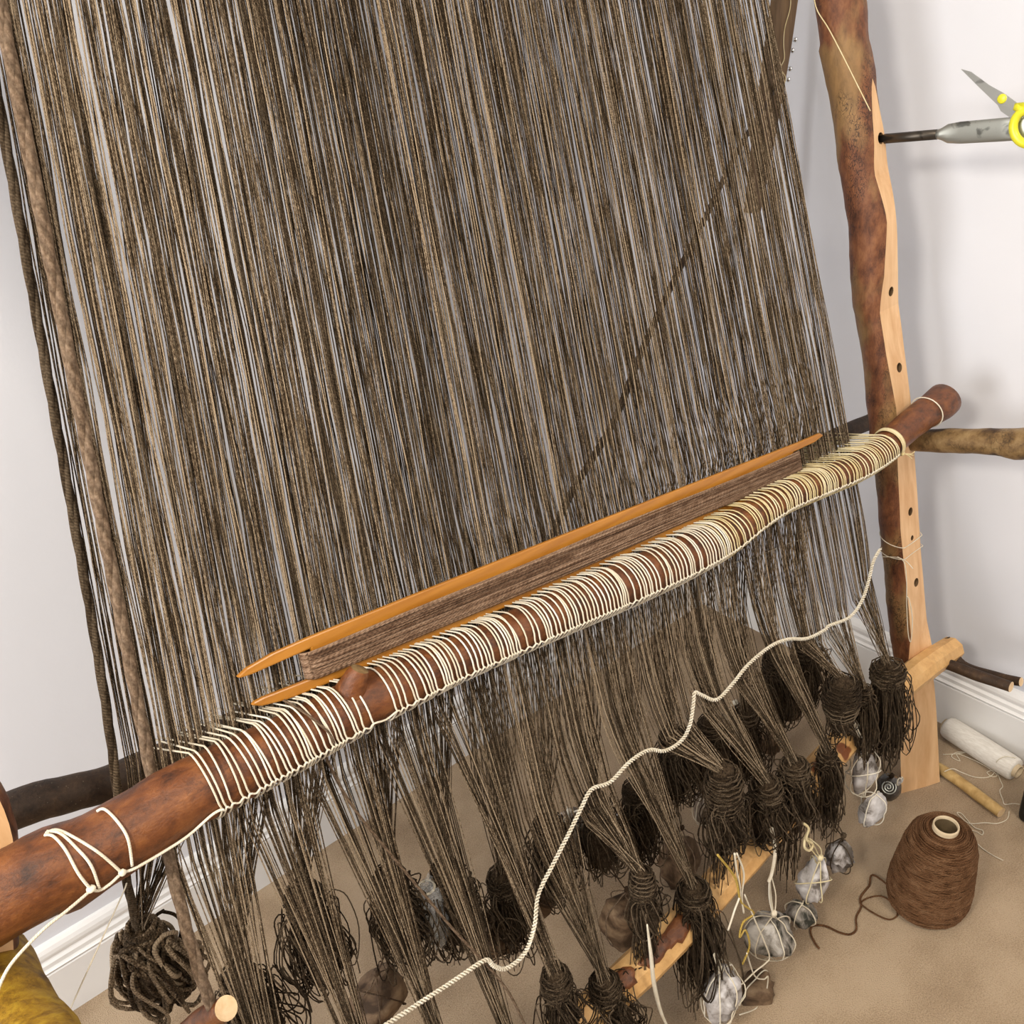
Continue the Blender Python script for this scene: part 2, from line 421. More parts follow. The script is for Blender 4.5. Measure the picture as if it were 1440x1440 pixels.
def plastic_bag():
    m, nt, b = new_mat('clear_plastic_film')
    b.inputs['Base Color'].default_value = (0.9, 0.9, 0.88, 1); b.inputs['Roughness'].default_value = 0.12
    b.inputs['Alpha'].default_value = 0.28; b.inputs['Specular IOR Level'].default_value = 0.9
    vec = coords(nt, 'Object', (45, 45, 45)); n = N(nt, 'ShaderNodeTexNoise', Scale=1.0, Detail=4.0, Distortion=1.0); nt.links.new(vec, n.inputs['Vector'])
    bump(nt, b, n.outputs['Fac'], 0.9, 0.01)
    return m
MAT['film'] = plastic_bag()

# ------------------------------------------------------------------ room shell
def slab(name, lo, hi, mat):
    mb = MB(); mb.box(lo, hi); return struct(mb.build(name, mat, smooth=False))
slab('floor', (-4.2, -4.2, -0.10), (0.10, 0.10, 0.0), MAT['carpet'])
slab('wall_left', (-4.2, 0.0, 0.0), (0.10, 0.10, 2.5), MAT['wall'])
slab('wall_right', (0.0, -4.2, 0.0), (0.10, 0.0, 2.5), MAT['wall'])
slab('ceiling', (-4.2, -4.2, 2.5), (0.10, 0.10, 2.6), MAT['ceiling'])
prof = [(0, 0), (0.020, 0), (0.020, 0.108), (0.0175, 0.1095), (0.0175, 0.112), (0.0205, 0.1135), (0.0215, 0.1165), (0.0185, 0.1185),
        (0.0165, 0.121), (0.0165, 0.130), (0.0125, 0.1345), (0.0115, 0.137), (0.0135, 0.140), (0.0145, 0.146), (0.0135, 0.153), (0.010, 0.160), (0.005, 0.165), (0, 0.1665)]
mb = MB(); mb.prism([(-4.2, -d, z) for d, z in prof], (4.2, 0, 0)); struct(mb.build('baseboard_left', MAT['white_gloss'], smooth=False))
mb = MB(); mb.prism([(-d, -4.2, z) for d, z in reversed(prof)], (0, 4.2 - 0.0217, 0)); struct(mb.build('baseboard_right', MAT['white_gloss'], smooth=False))

# ------------------------------------------------------------------ logs
def log_mesh(mb, path, radii, front=None, cut=None, n=24, bumpy=0.06, seed=0.0, step=0.012, knots=(), mis=(0, 1), end_mi=1):
    """A lofted branch. cut(t) -> distance from the axis of a flat face looking along `front` (None = uncut)."""
    sp = spline(path, 10); rs = []
    m0 = len(path)
    for i in range(len(sp)):
        x = i / (len(sp) - 1) * (m0 - 1); k = min(int(x), m0 - 2); t = x - k
        rs.append(radii[k] * (1 - t) + radii[k + 1] * t)
    # arc length resample
    L = [0]
    for a, b in zip(sp, sp[1:]): L.append(L[-1] + (b - a).length)
    tot = L[-1]; cnt = max(8, int(tot / step)); pts = []; rad = []
    j = 0
    for i in range(cnt + 1):
        s = tot * i / cnt
        while j < len(L) - 2 and L[j + 1] < s: j += 1
        t = (s - L[j]) / max(1e-9, L[j + 1] - L[j]); t = min(max(t, 0), 1)
        pts.append(sp[j].lerp(sp[j + 1], t)); rad.append(rs[j] * (1 - t) + rs[j + 1] * t)
    rings = []; clamped = []
    frc = front if callable(front) else None
    fr0 = V((0.13, -0.9, 0.4)) if (front is None or frc) else V(front)
    for i, p in enumerate(pts):
        t = (pts[min(i + 1, cnt)] - pts[max(i - 1, 0)]).normalized()
        if frc: fr0 = V(frc(i / cnt))
        f = (fr0 - t * fr0.dot(t)).normalized(); e = t.cross(f)
        c = cut(i / cnt) if cut else None
        ring = []; cl = []
        a0 = math.acos(min(1.0, max(-1.0, c / rad[i]))) if c is not None else 0.0
        for k in range(n):
            if cut:
                nf = 6
                if k <= nf:
                    a = -a0 + 2 * a0 * k / nf
                    if c is not None and a0 > 1e-4:
                        yy_ = (-1 + 2 * k / nf) * rad[i] * math.sin(a0)
                        ring.append(mb.addv(p + f * min(c, rad[i]) + e * yy_)); cl.append(a0 > 0.02); continue
                else:
                    a = a0 + (2 * PI - 2 * a0) * (k - nf) / (n - nf)
            else:
                a = 2 * PI * (k + 0.5) / n
            d = f * math.cos(a) + e * math.sin(a)
            q = p + d * rad[i]
            r = rad[i] * (1 + bumpy * (nz(q.x * 14 + seed, q.y * 14, q.z * 14) + 0.5 * nz(q.x * 40, q.y * 40 + seed, q.z * 40)))
            for (ks, ka, kw, kh) in knots:
                ds = (i / cnt * tot - ks * tot) / kw; da = math.atan2(math.sin(a - ka), math.cos(a - ka)) * rad[i] / kw
                r += kh * math.exp(-(ds * ds + da * da))
            x = r * math.cos(a); hit = False
            if c is not None and x > c: x = c
            ring.append(mb.addv(p + f * x + e * (r * math.sin(a)))); cl.append(hit)
        rings.append(ring); clamped.append(cl)
    for i in range(cnt):
        la = tot * i / cnt; lb = tot * (i + 1) / cnt
        for k in range(n):
            k2 = (k + 1) % n
            allc = cut is not None and k < 6 and (clamped[i][k] or clamped[i + 1][k])
            mb.face((rings[i][k], rings[i][k2], rings[i + 1][k2], rings[i + 1][k]),
                    [(la, k / n), (la, (k + 1) / n), (lb, (k + 1) / n), (lb, k / n)], mis[1] if allc else mis[0])
    mb.face(list(reversed(rings[0])), None, end_mi); mb.face(rings[-1], None, end_mi)
    return pts, rad

def islands(mb):
    par = list(range(len(mb.v)))
    def find(a):
        while par[a] != a: par[a] = par[par[a]]; a = par[a]
        return a
    for f_ in mb.f:
        r0_ = find(f_[0])
        for v in f_[1:]: par[find(v)] = r0_
    groups = {}
    for i, f_ in enumerate(mb.f): groups.setdefault(find(f_[0]), []).append(i)
    res = []
    for g in groups.values():
        q = MB(); rm = {}
        for i in g:
            idx = []
            for v in mb.f[i]:
                if v not in rm: rm[v] = q.addv(mb.v[v])
                idx.append(rm[v])
            q.face(idx, mb.uv[i])
        res.append(q)
    return res

def split_by_material(src, names, mats, parent):
    """turn one mesh with several slots into one mesh object for each slot, children of parent"""
    me = src.data; outs = []
    for mi, (nm, mt) in enumerate(zip(names, mats)):
        mb = MB(); remap = {}
        uvl = me.uv_layers[0].data if me.uv_layers else None
        for p in me.polygons:
            if p.material_index != mi: continue
            idx = []
            for v in p.vertices:
                if v not in remap: remap[v] = mb.addv(me.vertices[v].co)
                idx.append(remap[v])
            mb.face(idx, [tuple(uvl[l].uv) for l in p.loop_indices] if uvl else None)
        if mb.f and mi == 0:
            outs.append(mb.build(nm, mt, parent, smooth=True))
        elif mb.f:
            for isl in islands(mb):
                outs.append(isl.build(nm, mt, parent, smooth=False))
    bpy.data.objects.remove(src, do_unlink=True)
    return outs

def drill(obj, holes, mat_slot):
    """cut round blind holes (centre, direction, radius, depth) out of a closed mesh"""
    cm = MB()
    for (c, d, r, dep) in holes:
        c = V(c); d = V(d).normalized()
        cm.tube([c + d * 0.03, c - d * dep], r, 16)
    cutter = cm.build('cutter', [MAT['stick']], smooth=False)
    md = obj.modifiers.new('holes', 'BOOLEAN'); md.operation = 'DIFFERENCE'; md.solver = 'EXACT'; md.object = cutter
    md.material_mode = 'TRANSFER'
    dg = bpy.context.evaluated_depsgraph_get(); dg.update()
    me = bpy.data.meshes.new_from_object(obj.evaluated_get(dg))
    obj.modifiers.clear(); obj.data = me
    bpy.data.objects.remove(cutter, do_unlink=True)

def upright(X, label, path, radii, cut, holes, seed, knots=()):
    root = thing('loom_upright', label, 'loom post', (X, -0.80, 0))
    mb = MB()
    log_mesh(mb, path, radii, front=lambda t: (0.06 - 0.55 * min(1, max(0, (0.40 - t * 2.2) / 0.12)), -1, 0.2), cut=cut, n=28, bumpy=0.10, seed=seed, knots=knots, end_mi=1)
    o = mb.build('log', [MAT['upright_bark'], MAT['cut']])
    if holes:
        drill(o, holes, 2)
    slots = [m.name if m else '' for m in o.data.materials]
    nm = []; mt = []
    for s_ in slots:
        if s_ == MAT['upright_bark'].name: nm.append('bark'); mt.append(MAT['upright_bark'])
        elif s_ == MAT['cut'].name: nm.append('cut_face'); mt.append(MAT['cut'])
        else: nm.append('peg_hole'); mt.append(MAT['stick'])
    split_by_material(o, nm, mt, root)
    return root

# right upright: traced along its own axis in the plane x = -0.23
UX = -0.23
up_px = [(1298, 1112), (1292, 1000), (1284, 920), (1279, 880), (1271, 800), (1267, 730), (1259, 650), (1252, 580), (1240, 480), (1230, 400), (1226, 310), (1214, 240), (1210, 200), (1203, 160), (1190, 75), (1181, 0)]
up_path = [atX(x, y, UX) for x, y in up_px]
up_path[0] = V((UX, up_path[0].y, 0.0))
last = up_path[-1]
up_path += [V((UX - 0.01, last.y + 0.09, 1.80)), V((UX, loomY(2.15), 2.15))]
up_r = [0.046, 0.041, 0.037, 0.0365, 0.037, 0.0375, 0.037, 0.036, 0.0375, 0.038, 0.037, 0.037, 0.0365, 0.036, 0.037, 0.037, 0.040, 0.040]
def cutR(t):
    z = t * 2.2
    tab = [(0, -0.008), (0.27, -0.002), (0.33, 0.018), (0.5, 0.020), (0.62, 0.016), (0.75, 0.021), (0.85, 0.026), (0.95, 0.022), (1.02, 0.021), (1.08, 0.030), (1.17, 0.034), (1.24, 0.030), (1.34, 0.0345), (1.42, 0.0385), (2.3, 0.05)]
    for (z0, c0), (z1, c1) in zip(tab, tab[1:]):
        if z <= z1: return c0 + (c1 - c0) * (z - z0) / (z1 - z0)
    return 0.05
hole_px = [(1252, 410, 0.008), (1261, 517, 0.0085), (1285, 720, 0.008), (1287, 757, 0.005), (1294, 820, 0.0085), (1236, 195, 0.009)]
fd = V((0.06, -1, 0.2)).normalized()
def on_face(px, py):
    # approximate point on the flat face of the right upright
    p = atX(px, py, UX + 0.006); return p
holes = [(on_face(x, y), fd, r, 0.022) for x, y, r in hole_px]
upright(UX, 'right-hand loom post of red-brown bark with a pale flat face full of drilled holes', up_path, up_r, cutR, holes, 3.0,
        knots=((0.47, PI * 1.45, 0.018, 0.004), (0.60, PI * 1.45, 0.014, 0.005), (0.655, PI * 1.3, 0.010, 0.005), (0.36, PI * 1.3, 0.02, 0.003)))
LX = -1.80
lp = [V((x, loomY(z), z)) for x, z in ((-1.84, 0.0), (-1.805, 0.45), (-1.785, 0.70), (-1.748, 0.82), (-1.712, 0.915), (-1.718, 1.03), (-1.735, 1.3), (-1.74, 1.7), (-1.74, 2.15))]
def cutL(t): return 0.024
upright(LX, 'left-hand loom post at the left edge of the picture, only a pale sliver showing', lp, [0.05, 0.046, 0.045, 0.044, 0.044, 0.044, 0.043, 0.043, 0.042], cutL, [], 9.0)

# top beam (above the picture), carries the warp
tb = thing('warp_beam', 'round bark beam across the tops of both loom posts', 'beam', (-1.0, loomY(2.12, -0.02), 2.10))
mb = MB(); log_mesh(mb, [(-1.95, -0.40, 2.13), (-1.3, -0.40, 2.135), (-0.7, -0.40, 2.13), (-0.05, -0.40, 2.135)], [0.036, 0.037, 0.036, 0.035], seed=4)
o = mb.build('log', [MAT['rod_bark'], MAT['end']]); split_by_material(o, ['bark', 'sawn_end'], [MAT['rod_bark'], MAT['end']], tb)

def branch(name, label, cat, path, radii, mat, group=None, n=18, seed=0.0, knots=(), bumpy=0.10, end='end', body='bark', flat=False):
    root = thing(name, label, cat, path[0], group)
    mb = MB(); log_mesh(mb, path, radii, n=n, seed=seed, knots=knots, bumpy=bumpy, step=0.010)
    o = mb.build('log', [MAT[mat], MAT[end]])
    parts = split_by_material(o, [body, 'sawn_end'], [MAT[mat], MAT[end]], root)
    if flat: parts[0].data.polygons.foreach_set('use_smooth', [False] * len(parts[0].data.polygons))
    return root

# pale shed beam low across the front
bo = -0.047
beam_path = [atL(1338, 912, bo + 0.006), atL(1290, 945, bo), atL(1245, 984, bo), atL(1160, 1072, bo), atL(1060, 1190, bo), atL(940, 1322, bo)]
b5 = beam_path[-1]
beam_path += [V((-1.25, loomY(0.25, bo), 0.25)), V((-1.55, loomY(0.27, bo), 0.27)), V((-1.86, loomY(0.28, bo), 0.28))]
branch('shed_beam', 'pale peeled pole running low across the loom behind the hanging stones', 'beam', beam_path,
       [0.026, 0.027, 0.026, 0.027, 0.028, 0.029, 0.029, 0.029, 0.029], 'cut_x', seed=7, bumpy=0.05, n=9, body='peeled_pole', flat=True)

beam_root = bpy.data.objects['shed_beam']
def bark_patch(px, py, half_l, half_a, seed):
    c0 = atL(px, py, bo); a_ = beam_path[5] - beam_path[4]; a_.normalize()
    f_ = (CAM_LOC - c0); f_ = (f_ - a_ * f_.dot(a_)).normalized(); e_ = a_.cross(f_)
    # nearest point of the pole's axis
    best = min((beam_path[k].lerp(beam_path[k + 1], t / 20) for k in range(3, 7) for t in range(20)), key=lambda q: (q - c0).length)
    mb = MB(); rings_ = []
    for k in range(6):
        row = []
        for j in range(18):
            th = 2 * PI * j / 18; rr_ = k / 5 * (1 + 0.45 * nz(math.cos(th) * 1.7 + seed, math.sin(th) * 1.7))
            l_ = half_l * rr_ * math.cos(th); an = half_a * rr_ * math.sin(th)
            q = best + a_ * l_ + (f_ * math.cos(an) + e_ * math.sin(an)) * (0.0302 + (0.0012 if k < 5 else -0.001))
            row.append(mb.addv(q))
        rings_.append(row)
    for k in range(5):
        for j in range(18): mb.face((rings_[k][j], rings_[k + 1][j], rings_[k + 1][(j + 1) % 18], rings_[k][(j + 1) % 18]))
    mb.build('bark_patch', MAT['rod_bark'], beam_root)
for q in ((945, 1300, 0.030, 0.55, 1.0), (918, 1352, 0.028, 0.5, 4.0), (880, 1400, 0.02, 0.5, 9.0), (1208, 1022, 0.014, 0.5, 6.0)): bark_patch(*q)

# dark rear rod behind the warp
ro = 0.10
rear = [V((-1.95, -0.52, 0.868)), atL(0, 1147, ro), atL(100, 1115, ro), atL(210, 1078, ro), V((-1.2, -0.536, 0.795)), V((-0.8, -0.54, 0.77)), atL(1165, 619, ro), atL(1225, 592, ro), V((-0.07, -0.545, 0.745))]
branch('rear_rod', 'dark speckled bark rod behind the warp threads', 'rod', rear, [0.020, 0.0205, 0.020, 0.020, 0.019, 0.018, 0.016, 0.015, 0.013], 'dark_bark', seed=11, bumpy=0.08)

# brackets and pegs
branch('bracket_arm', 'tan mottled branch peg under the right end of the heddle rod', 'bracket',
       [V((-0.205, -0.600, 0.752)), atX(1290, 619, -0.200), atX(1345, 620, -0.2), atX(1400, 621, -0.2), atX(1436, 624, -0.2), atX(1475, 620, -0.2)],
       [0.020, 0.0205, 0.021, 0.022, 0.027, 0.023], 'birch', seed=2, knots=((0.72, 1.0, 0.012, 0.004),))
branch('bracket_arm', 'golden mossy log bracket under the near left end of the heddle rod', 'bracket',
       [V((-1.745, -0.62, 0.765)), V((-1.735, -0.72, 0.785)), V((-1.725, -0.80, 0.803)), V((-1.715, -0.90, 0.845)), V((-1.705, -0.98, 0.88))],
       [0.036, 0.037, 0.040, 0.043, 0.040], 'mossy', seed=5, bumpy=0.16)
branch('short_peg', 'nearer of the two dark bark pegs sticking out low on the right-hand post', 'peg',
       [V((-0.215, -0.74, 0.314)), atX(1332, 934, -0.205), atX(1375, 950, -0.205), atX(1422, 966, -0.205)], [0.009, 0.0115, 0.0115, 0.0105], 'dark_bark', 'dark bark pegs low on the right-hand post', seed=21)
branch('short_peg', 'farther of the two dark bark pegs, half hidden behind the nearer one', 'peg',
       [V((-0.150, -0.76, 0.335)), atX(1352, 934, -0.165), atX(1400, 951, -0.165), atX(1436, 959, -0.165)], [0.008, 0.0095, 0.009, 0.0085], 'dark_bark', 'dark bark pegs low on the right-hand post', seed=22)
# stub on the near peg
# ------------------------------------------------------------------ heddle rod
ho = -0.075
rod_px = [(0, 1262), (60, 1228), (127, 1200), (200, 1157), (260, 1118), (330, 1082), (400, 1046), (480, 1003), (560, 963), (640, 926), (720, 891), (800, 855), (880, 820), (950, 788),
          (1010, 758), (1060, 724), (1100, 701), (1150, 680), (1200, 658), (1235, 636), (1270, 606), (1300, 582), (1326, 562)]
rod_path = [atL(x, y, ho) for x, y in rod_px]
d0 = (rod_path[0] - rod_path[3]).normalized()
rod_path = [rod_path[0] + d0 * 0.22] + rod_path
rod_r = [0.038, 0.037, 0.036, 0.0355, 0.034, 0.033, 0.0315, 0.030, 0.029, 0.0275, 0.0255, 0.0255, 0.0275, 0.0295, 0.030, 0.0275, 0.0235, 0.0215, 0.0215, 0.0225, 0.0235, 0.025, 0.026, 0.029]
rod = thing('heddle_rod', 'thick red-brown bark rod lying across the front of the loom, wound with cord', 'rod', rod_path[0])
mb = MB()
rod_pts, rod_rad = log_mesh(mb, rod_path, rod_r, front=(0, -1, 0.2), n=28, bumpy=0.07, seed=1.5, knots=((0.155, 1.6, 0.02, 0.010), (0.985, 0.3, 0.03, 0.006)), end_mi=0)
o = mb.build('log', [MAT['rod_bark'], MAT['end']])
split_by_material(o, ['bark', 'sawn_end'], [MAT['rod_bark'], MAT['end']], rod)
def rod_at(x):
    """centre, radius and axis of the heddle rod at world x"""
    for i in range(len(rod_pts) - 1):
        a, b = rod_pts[i], rod_pts[i + 1]
        if (a.x - x) * (b.x - x) <= 0:
            t = (x - a.x) / (b.x - a.x) if b.x != a.x else 0
            return a.lerp(b, t), rod_rad[i] * (1 - t) + rod_rad[i + 1] * t, (b - a).normalized()
    return rod_pts[-1], rod_rad[-1], V((1, 0, 0))
# branch stub on the rod
sx = atL(497, 958, ho).x
c, r, ax = rod_at(sx)
mb = MB()
log_mesh(mb, [c + V((-0.010, 0.0, 0.010)), c + V((-0.004, -0.006, 0.033)), c + V((0.005, -0.008, 0.048))], [0.023, 0.0145, 0.009], n=14, bumpy=0.2, step=0.003, seed=8)
o = mb.build('log', [MAT['rod_bark'], MAT['birch']])
stub = split_by_material(o, ['branch_stub', 'stub_end'], [MAT['rod_bark'], MAT['birch']], rod)
stub[1].parent = stub[0]

# ------------------------------------------------------------------ warp geometry
ZT = 2.10
def frontY(z): return -0.893 + 0.272 * z
def edges(z):      # x of left and right edge of the warp sheet at height z
    return (-1.548 + 0.207 * (z - 0.903), -0.392 - 0.012 * (z - 0.9))
def warpX(s, z, back=False):
    a, b = edges(z)
    if back: a = -1.560 + 0.226 * (z - 0.92)
    return a + (b - a) * s
def chainZ(x):                             # height of the spacing cord that keeps the front threads apart
    tab = [(-1.70, 0.56), (-1.43, 0.52), (-1.25, 0.50), (-1.146, 0.55), (-1.08, 0.594), (-0.86, 0.61), (-0.66, 0.606), (-0.55, 0.58), (-0.37, 0.64), (0, 0.64)]
    for (x0, z0), (x1, z1) in zip(tab, tab[1:]):
        if x <= x1: return z0 + (z1 - z0) * (x - x0) / (x1 - x0)
    return 0.6

# knots of the front row (x, z) from right to left and of the back row
FK = [(-0.440, 0.455), (-0.515, 0.450), (-0.580, 0.505), (-0.610, 0.372), (-0.702, 0.410), (-0.775, 0.420), (-0.877, 0.520), (-0.945, 0.330),
      (-1.050, 0.452), (-1.134, 0.300), (-1.215, 0.400), (-1.300, 0.350), (-1.390, 0.400), (-1.480, 0.360), (-1.585, 0.420)]
BK = [(-0.375, 0.36), (-0.47, 0.38), (-0.56, 0.30), (-0.66, 0.34), (-0.76, 0.38), (-0.855, 0.32), (-0.95, 0.36), (-1.05, 0.39),
      (-1.15, 0.35), (-1.24, 0.44), (-1.325, 0.50), (-1.44, 0.570), (-1.545, 0.51), (-1.616, 0.665)]
FY = -0.800
BY = -0.592
random.seed(11)
def make_threads(mb, ids, total, layer, knot, mat_dark=False):
    kx, kz = knot; ky = FY if layer == 'front' else BY
    for i in ids:
        sd = 0.0 if layer == 'front' else 50.0
        s = (i + 0.5 + random.uniform(-0.5, 0.5) + 5.0 * nz(i * 0.19, sd, 0.5) + 2.0 * nz(i * 0.6, sd, 7.5)) / total
        s = min(max(s, 0.004), 0.996)
        off = random.uniform(-0.004, 0.004)
        j1 = random.uniform(-0.0022, 0.0022); j2 = random.uniform(-0.0015, 0.0015)
        isb = layer != 'front'
        back = 1.0 if isb else 0.0
        pts = []; cl = (i // 7 * 7 + 3.5) / total
        p1 = random.uniform(0, 9); p2 = random.uniform(0, 9); f1 = random.uniform(14, 26); f2 = random.uniform(38, 60); w1 = random.uniform(0.0006, 0.0019); w2 = random.uniform(0.0003, 0.0007)
        for iz in range(20):
            z = ZT - (ZT - 0.96) * iz / 19
            bk = back * (0.045 + 0.012 * (ZT - z))
            g_ = 0.5 * math.exp(-((z - 0.93) / 0.14) ** 2) if not isb else 0.0
            pts.append(V((warpX(s * (1 - g_) + cl * g_, z, isb) + j1 * (ZT - z) + w1 * math.sin(z * f1 + p1) + w2 * math.sin(z * f2 + p2), frontY(z) + off + bk + 0.001 * math.sin(z * 17 + p2), z)))
        zr = 0.80 + random.uniform(-0.012, 0.012)
        if not isb:
            pts.append(V((warpX(s, zr) + j1, frontY(zr) + off, zr)))
            xc = warpX(s, 0.7); zc = chainZ(xc) + random.uniform(-0.01, 0.01)
            jx = random.uniform(-0.004, 0.004)
            ww = ((0.07, 0.02), (0.03, 0.06), (0.0, 0.12), (-0.03, 0.21))
            if kx < -1.2: ww = ()
            for dz, w in ww:
                pts.append(V((xc * (1 - w) + kx * w + jx, frontY(zc + dz) + off, zc + dz)))
        else:
            pts.append(V((warpX(s, 0.88, True) + j1, frontY(0.88) + 0.050 + off, 0.885)))
            pts.append(V((warpX(s, zr, True) + j1, BY - 0.006 + off, zr)))
            if kz < 0.5 and kx > -1.2:
                zc = 0.56 + random.uniform(-0.03, 0.03)
                pts.append(V((warpX(s, 0.7, True) * 0.88 + kx * 0.12, BY + off, zc)))
        a = random.uniform(0, 2 * PI); rr = random.uniform(0.002, 0.010)
        end = V((kx + rr * math.cos(a), ky + rr * math.sin(a) * 0.8, kz + random.uniform(0.0, 0.012)))
        mid = pts[-1].lerp(end, 0.55) + V((random.uniform(-0.003, 0.003), random.uniform(-0.003, 0.003), 0))
        pts += [mid, end, end + V((-(rr * 0.5) * math.cos(a), -(rr * 0.5) * math.sin(a), -0.02))]
        rad = random.uniform(0.00062, 0.00082)
        mb.tube(pts, rad, 4, caps=False, rnd=random.random())

def loop_strand(mb, c, axis, width, length, r, seed, sides=5):
    """one hanging loop of yarn: out and down from c along axis, back up"""
    rg = random.Random(seed)
    axis = V(axis).normalized()
    u = axis.cross(V((rg.uniform(-1, 1), rg.uniform(-1, 1), rg.uniform(-1, 1)))).normalized(); w = axis.cross(u)
    pts = []
    for t in (0, 0.12, 0.3, 0.5, 0.7, 0.88, 1.0):
        a = 2 * PI * t
        lx = math.sin(a) * width * (0.6 + 0.4 * math.sin(PI * t))
        ly = (1 - math.cos(a)) * 0.5 * length
        pts.append(V(c) + u * lx + axis * ly + w * (math.sin(2 * a) * width * 0.35) + V((rg.uniform(-1, 1), rg.uniform(-1, 1), rg.uniform(-1, 1))) * 0.0020)
    mb.tube(spline(pts, 4), r, sides, caps=True, rnd=rg.random())

def lump(mb, c, rx, ry, rz, seed, n=14, m=10, rough=0.22, fr=3.0, axis=None):
    """noisy closed ellipsoid"""
    c = V(c); rows = []
    for i in range(m + 1):
        th = PI * i / m; row = []
        for k in range(n):
            ph = 2 * PI * k / n
            d = V((math.sin(th) * math.cos(ph), math.sin(th) * math.sin(ph), math.cos(th)))
            q = d * fr
            s = 1 + rough * (nz(q.x + seed * 3.1, q.y + seed, q.z) + 0.5 * nz(q.x * 2.3, q.y * 2.3 + seed, q.z * 2.3))
            row.append(mb.addv(c + V((d.x * rx, d.y * ry, d.z * rz)) * s))
            if i in (0, m): break
        rows.append(row)
    for i in range(m):
        for k in range(n):
            k2 = (k + 1) % n
            if i == 0: mb.face((rows[0][0], rows[1][k], rows[1][k2]))
            elif i == m - 1: mb.face((rows[i][k2], rows[i][k], rows[m][0]))
            else: mb.face((rows[i][k], rows[i + 1][k], rows[i + 1][k2], rows[i][k2]))

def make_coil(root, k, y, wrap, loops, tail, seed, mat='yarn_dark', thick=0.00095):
    """knot of a warp bundle: wrap=(length, radius, turns), loops=(n, length, width), tail=(n, length, spread)"""
    kx, kz = k; rg = random.Random(seed); c = V((kx, y, kz + 0.006))
    wl, wr, wn = wrap
    mb = MB()
    mb.cur = 0.25
    lump(mb, c + V((0, 0, -wl * 0.5)), wr * 0.95, wr * 0.95, wl * 0.62, seed)
    for g in range(5):
        pts = []
        nn = int(wn * 10)
        ph = rg.uniform(0, 6); 
        for i in range(nn + 1):
            t = i / nn; a = 2 * PI * wn * t + ph
            rr = wr * (0.75 + 0.45 * math.sin(PI * min(1, t * 1.1 + 0.05))) * (1 + 0.12 * nz(a * 0.6, seed, g)) 
            zz = -wl * (t if g % 2 == 0 else 1 - t) + 0.006 * math.sin(a + g)
            pts.append(c + V((math.cos(a) * rr, math.sin(a) * rr, zz)))
        mb.tube(pts, thick * 1.25, 5, rnd=rg.random())
    mb.build('knot', MAT[mat], root)
    ln, ll, lw = loops
    if ln:
        mb = MB(); mb.cur = 0.2
        b = c + V((0, -0.004, -wl * 0.8))
        lump(mb, b + V((0, 0, -ll * 0.42)), lw * 0.72, lw * 0.66, ll * 0.46, seed + 5)
        for i in range(int(ln * 2.4)):
            ax = V((rg.gauss(0, 0.10), rg.gauss(-0.03, 0.09), -1))
            loop_strand(mb, b + V((rg.gauss(0, lw * 0.35), rg.gauss(-0.002, lw * 0.3), rg.uniform(-0.01, 0.02))), ax, lw * rg.uniform(0.3, 0.72), ll * rg.uniform(0.6, 1.05), thick * rg.uniform(0.85, 1.25), seed * 100 + i)
        for i in range(max(3, ln // 5)):
            loop_strand(mb, c + V((rg.gauss(0, 0.006), rg.gauss(0, 0.006), -wl * rg.uniform(0.1, 0.9))), V((rg.uniform(-1, 1), rg.uniform(-1, 0.6), rg.uniform(-0.6, 0.5))), 0.008, rg.uniform(0.012, 0.028), thick, seed * 77 + i)
        mb.build('yarn_loops', MAT[mat], root)
    tn, tl, ts = tail
    if tn:
        mb = MB()
        b = c + V((0, 0, -wl * 0.7))
        for i in range(tn):
            a = rg.uniform(0, 2 * PI); q = ts * math.sqrt(rg.random())
            L = tl * rg.uniform(0.6, 1.05)
            d = V((math.cos(a) * q, math.sin(a) * q * 0.7, 0))
            pts = [b + d * 0.2, b + d * 0.7 + V((0, 0, -L * 0.3)), b + d * 1.0 + V((rg.gauss(0, 0.004), 0, -L * 0.65)), b + d * 1.1 + V((rg.gauss(0, 0.007), rg.gauss(0, 0.004), -L))]
            mb.tube(spline(pts, 3), thick * 0.9, 4, rnd=rg.random())
        stuff(mb.build('loose_ends', MAT[mat], root))

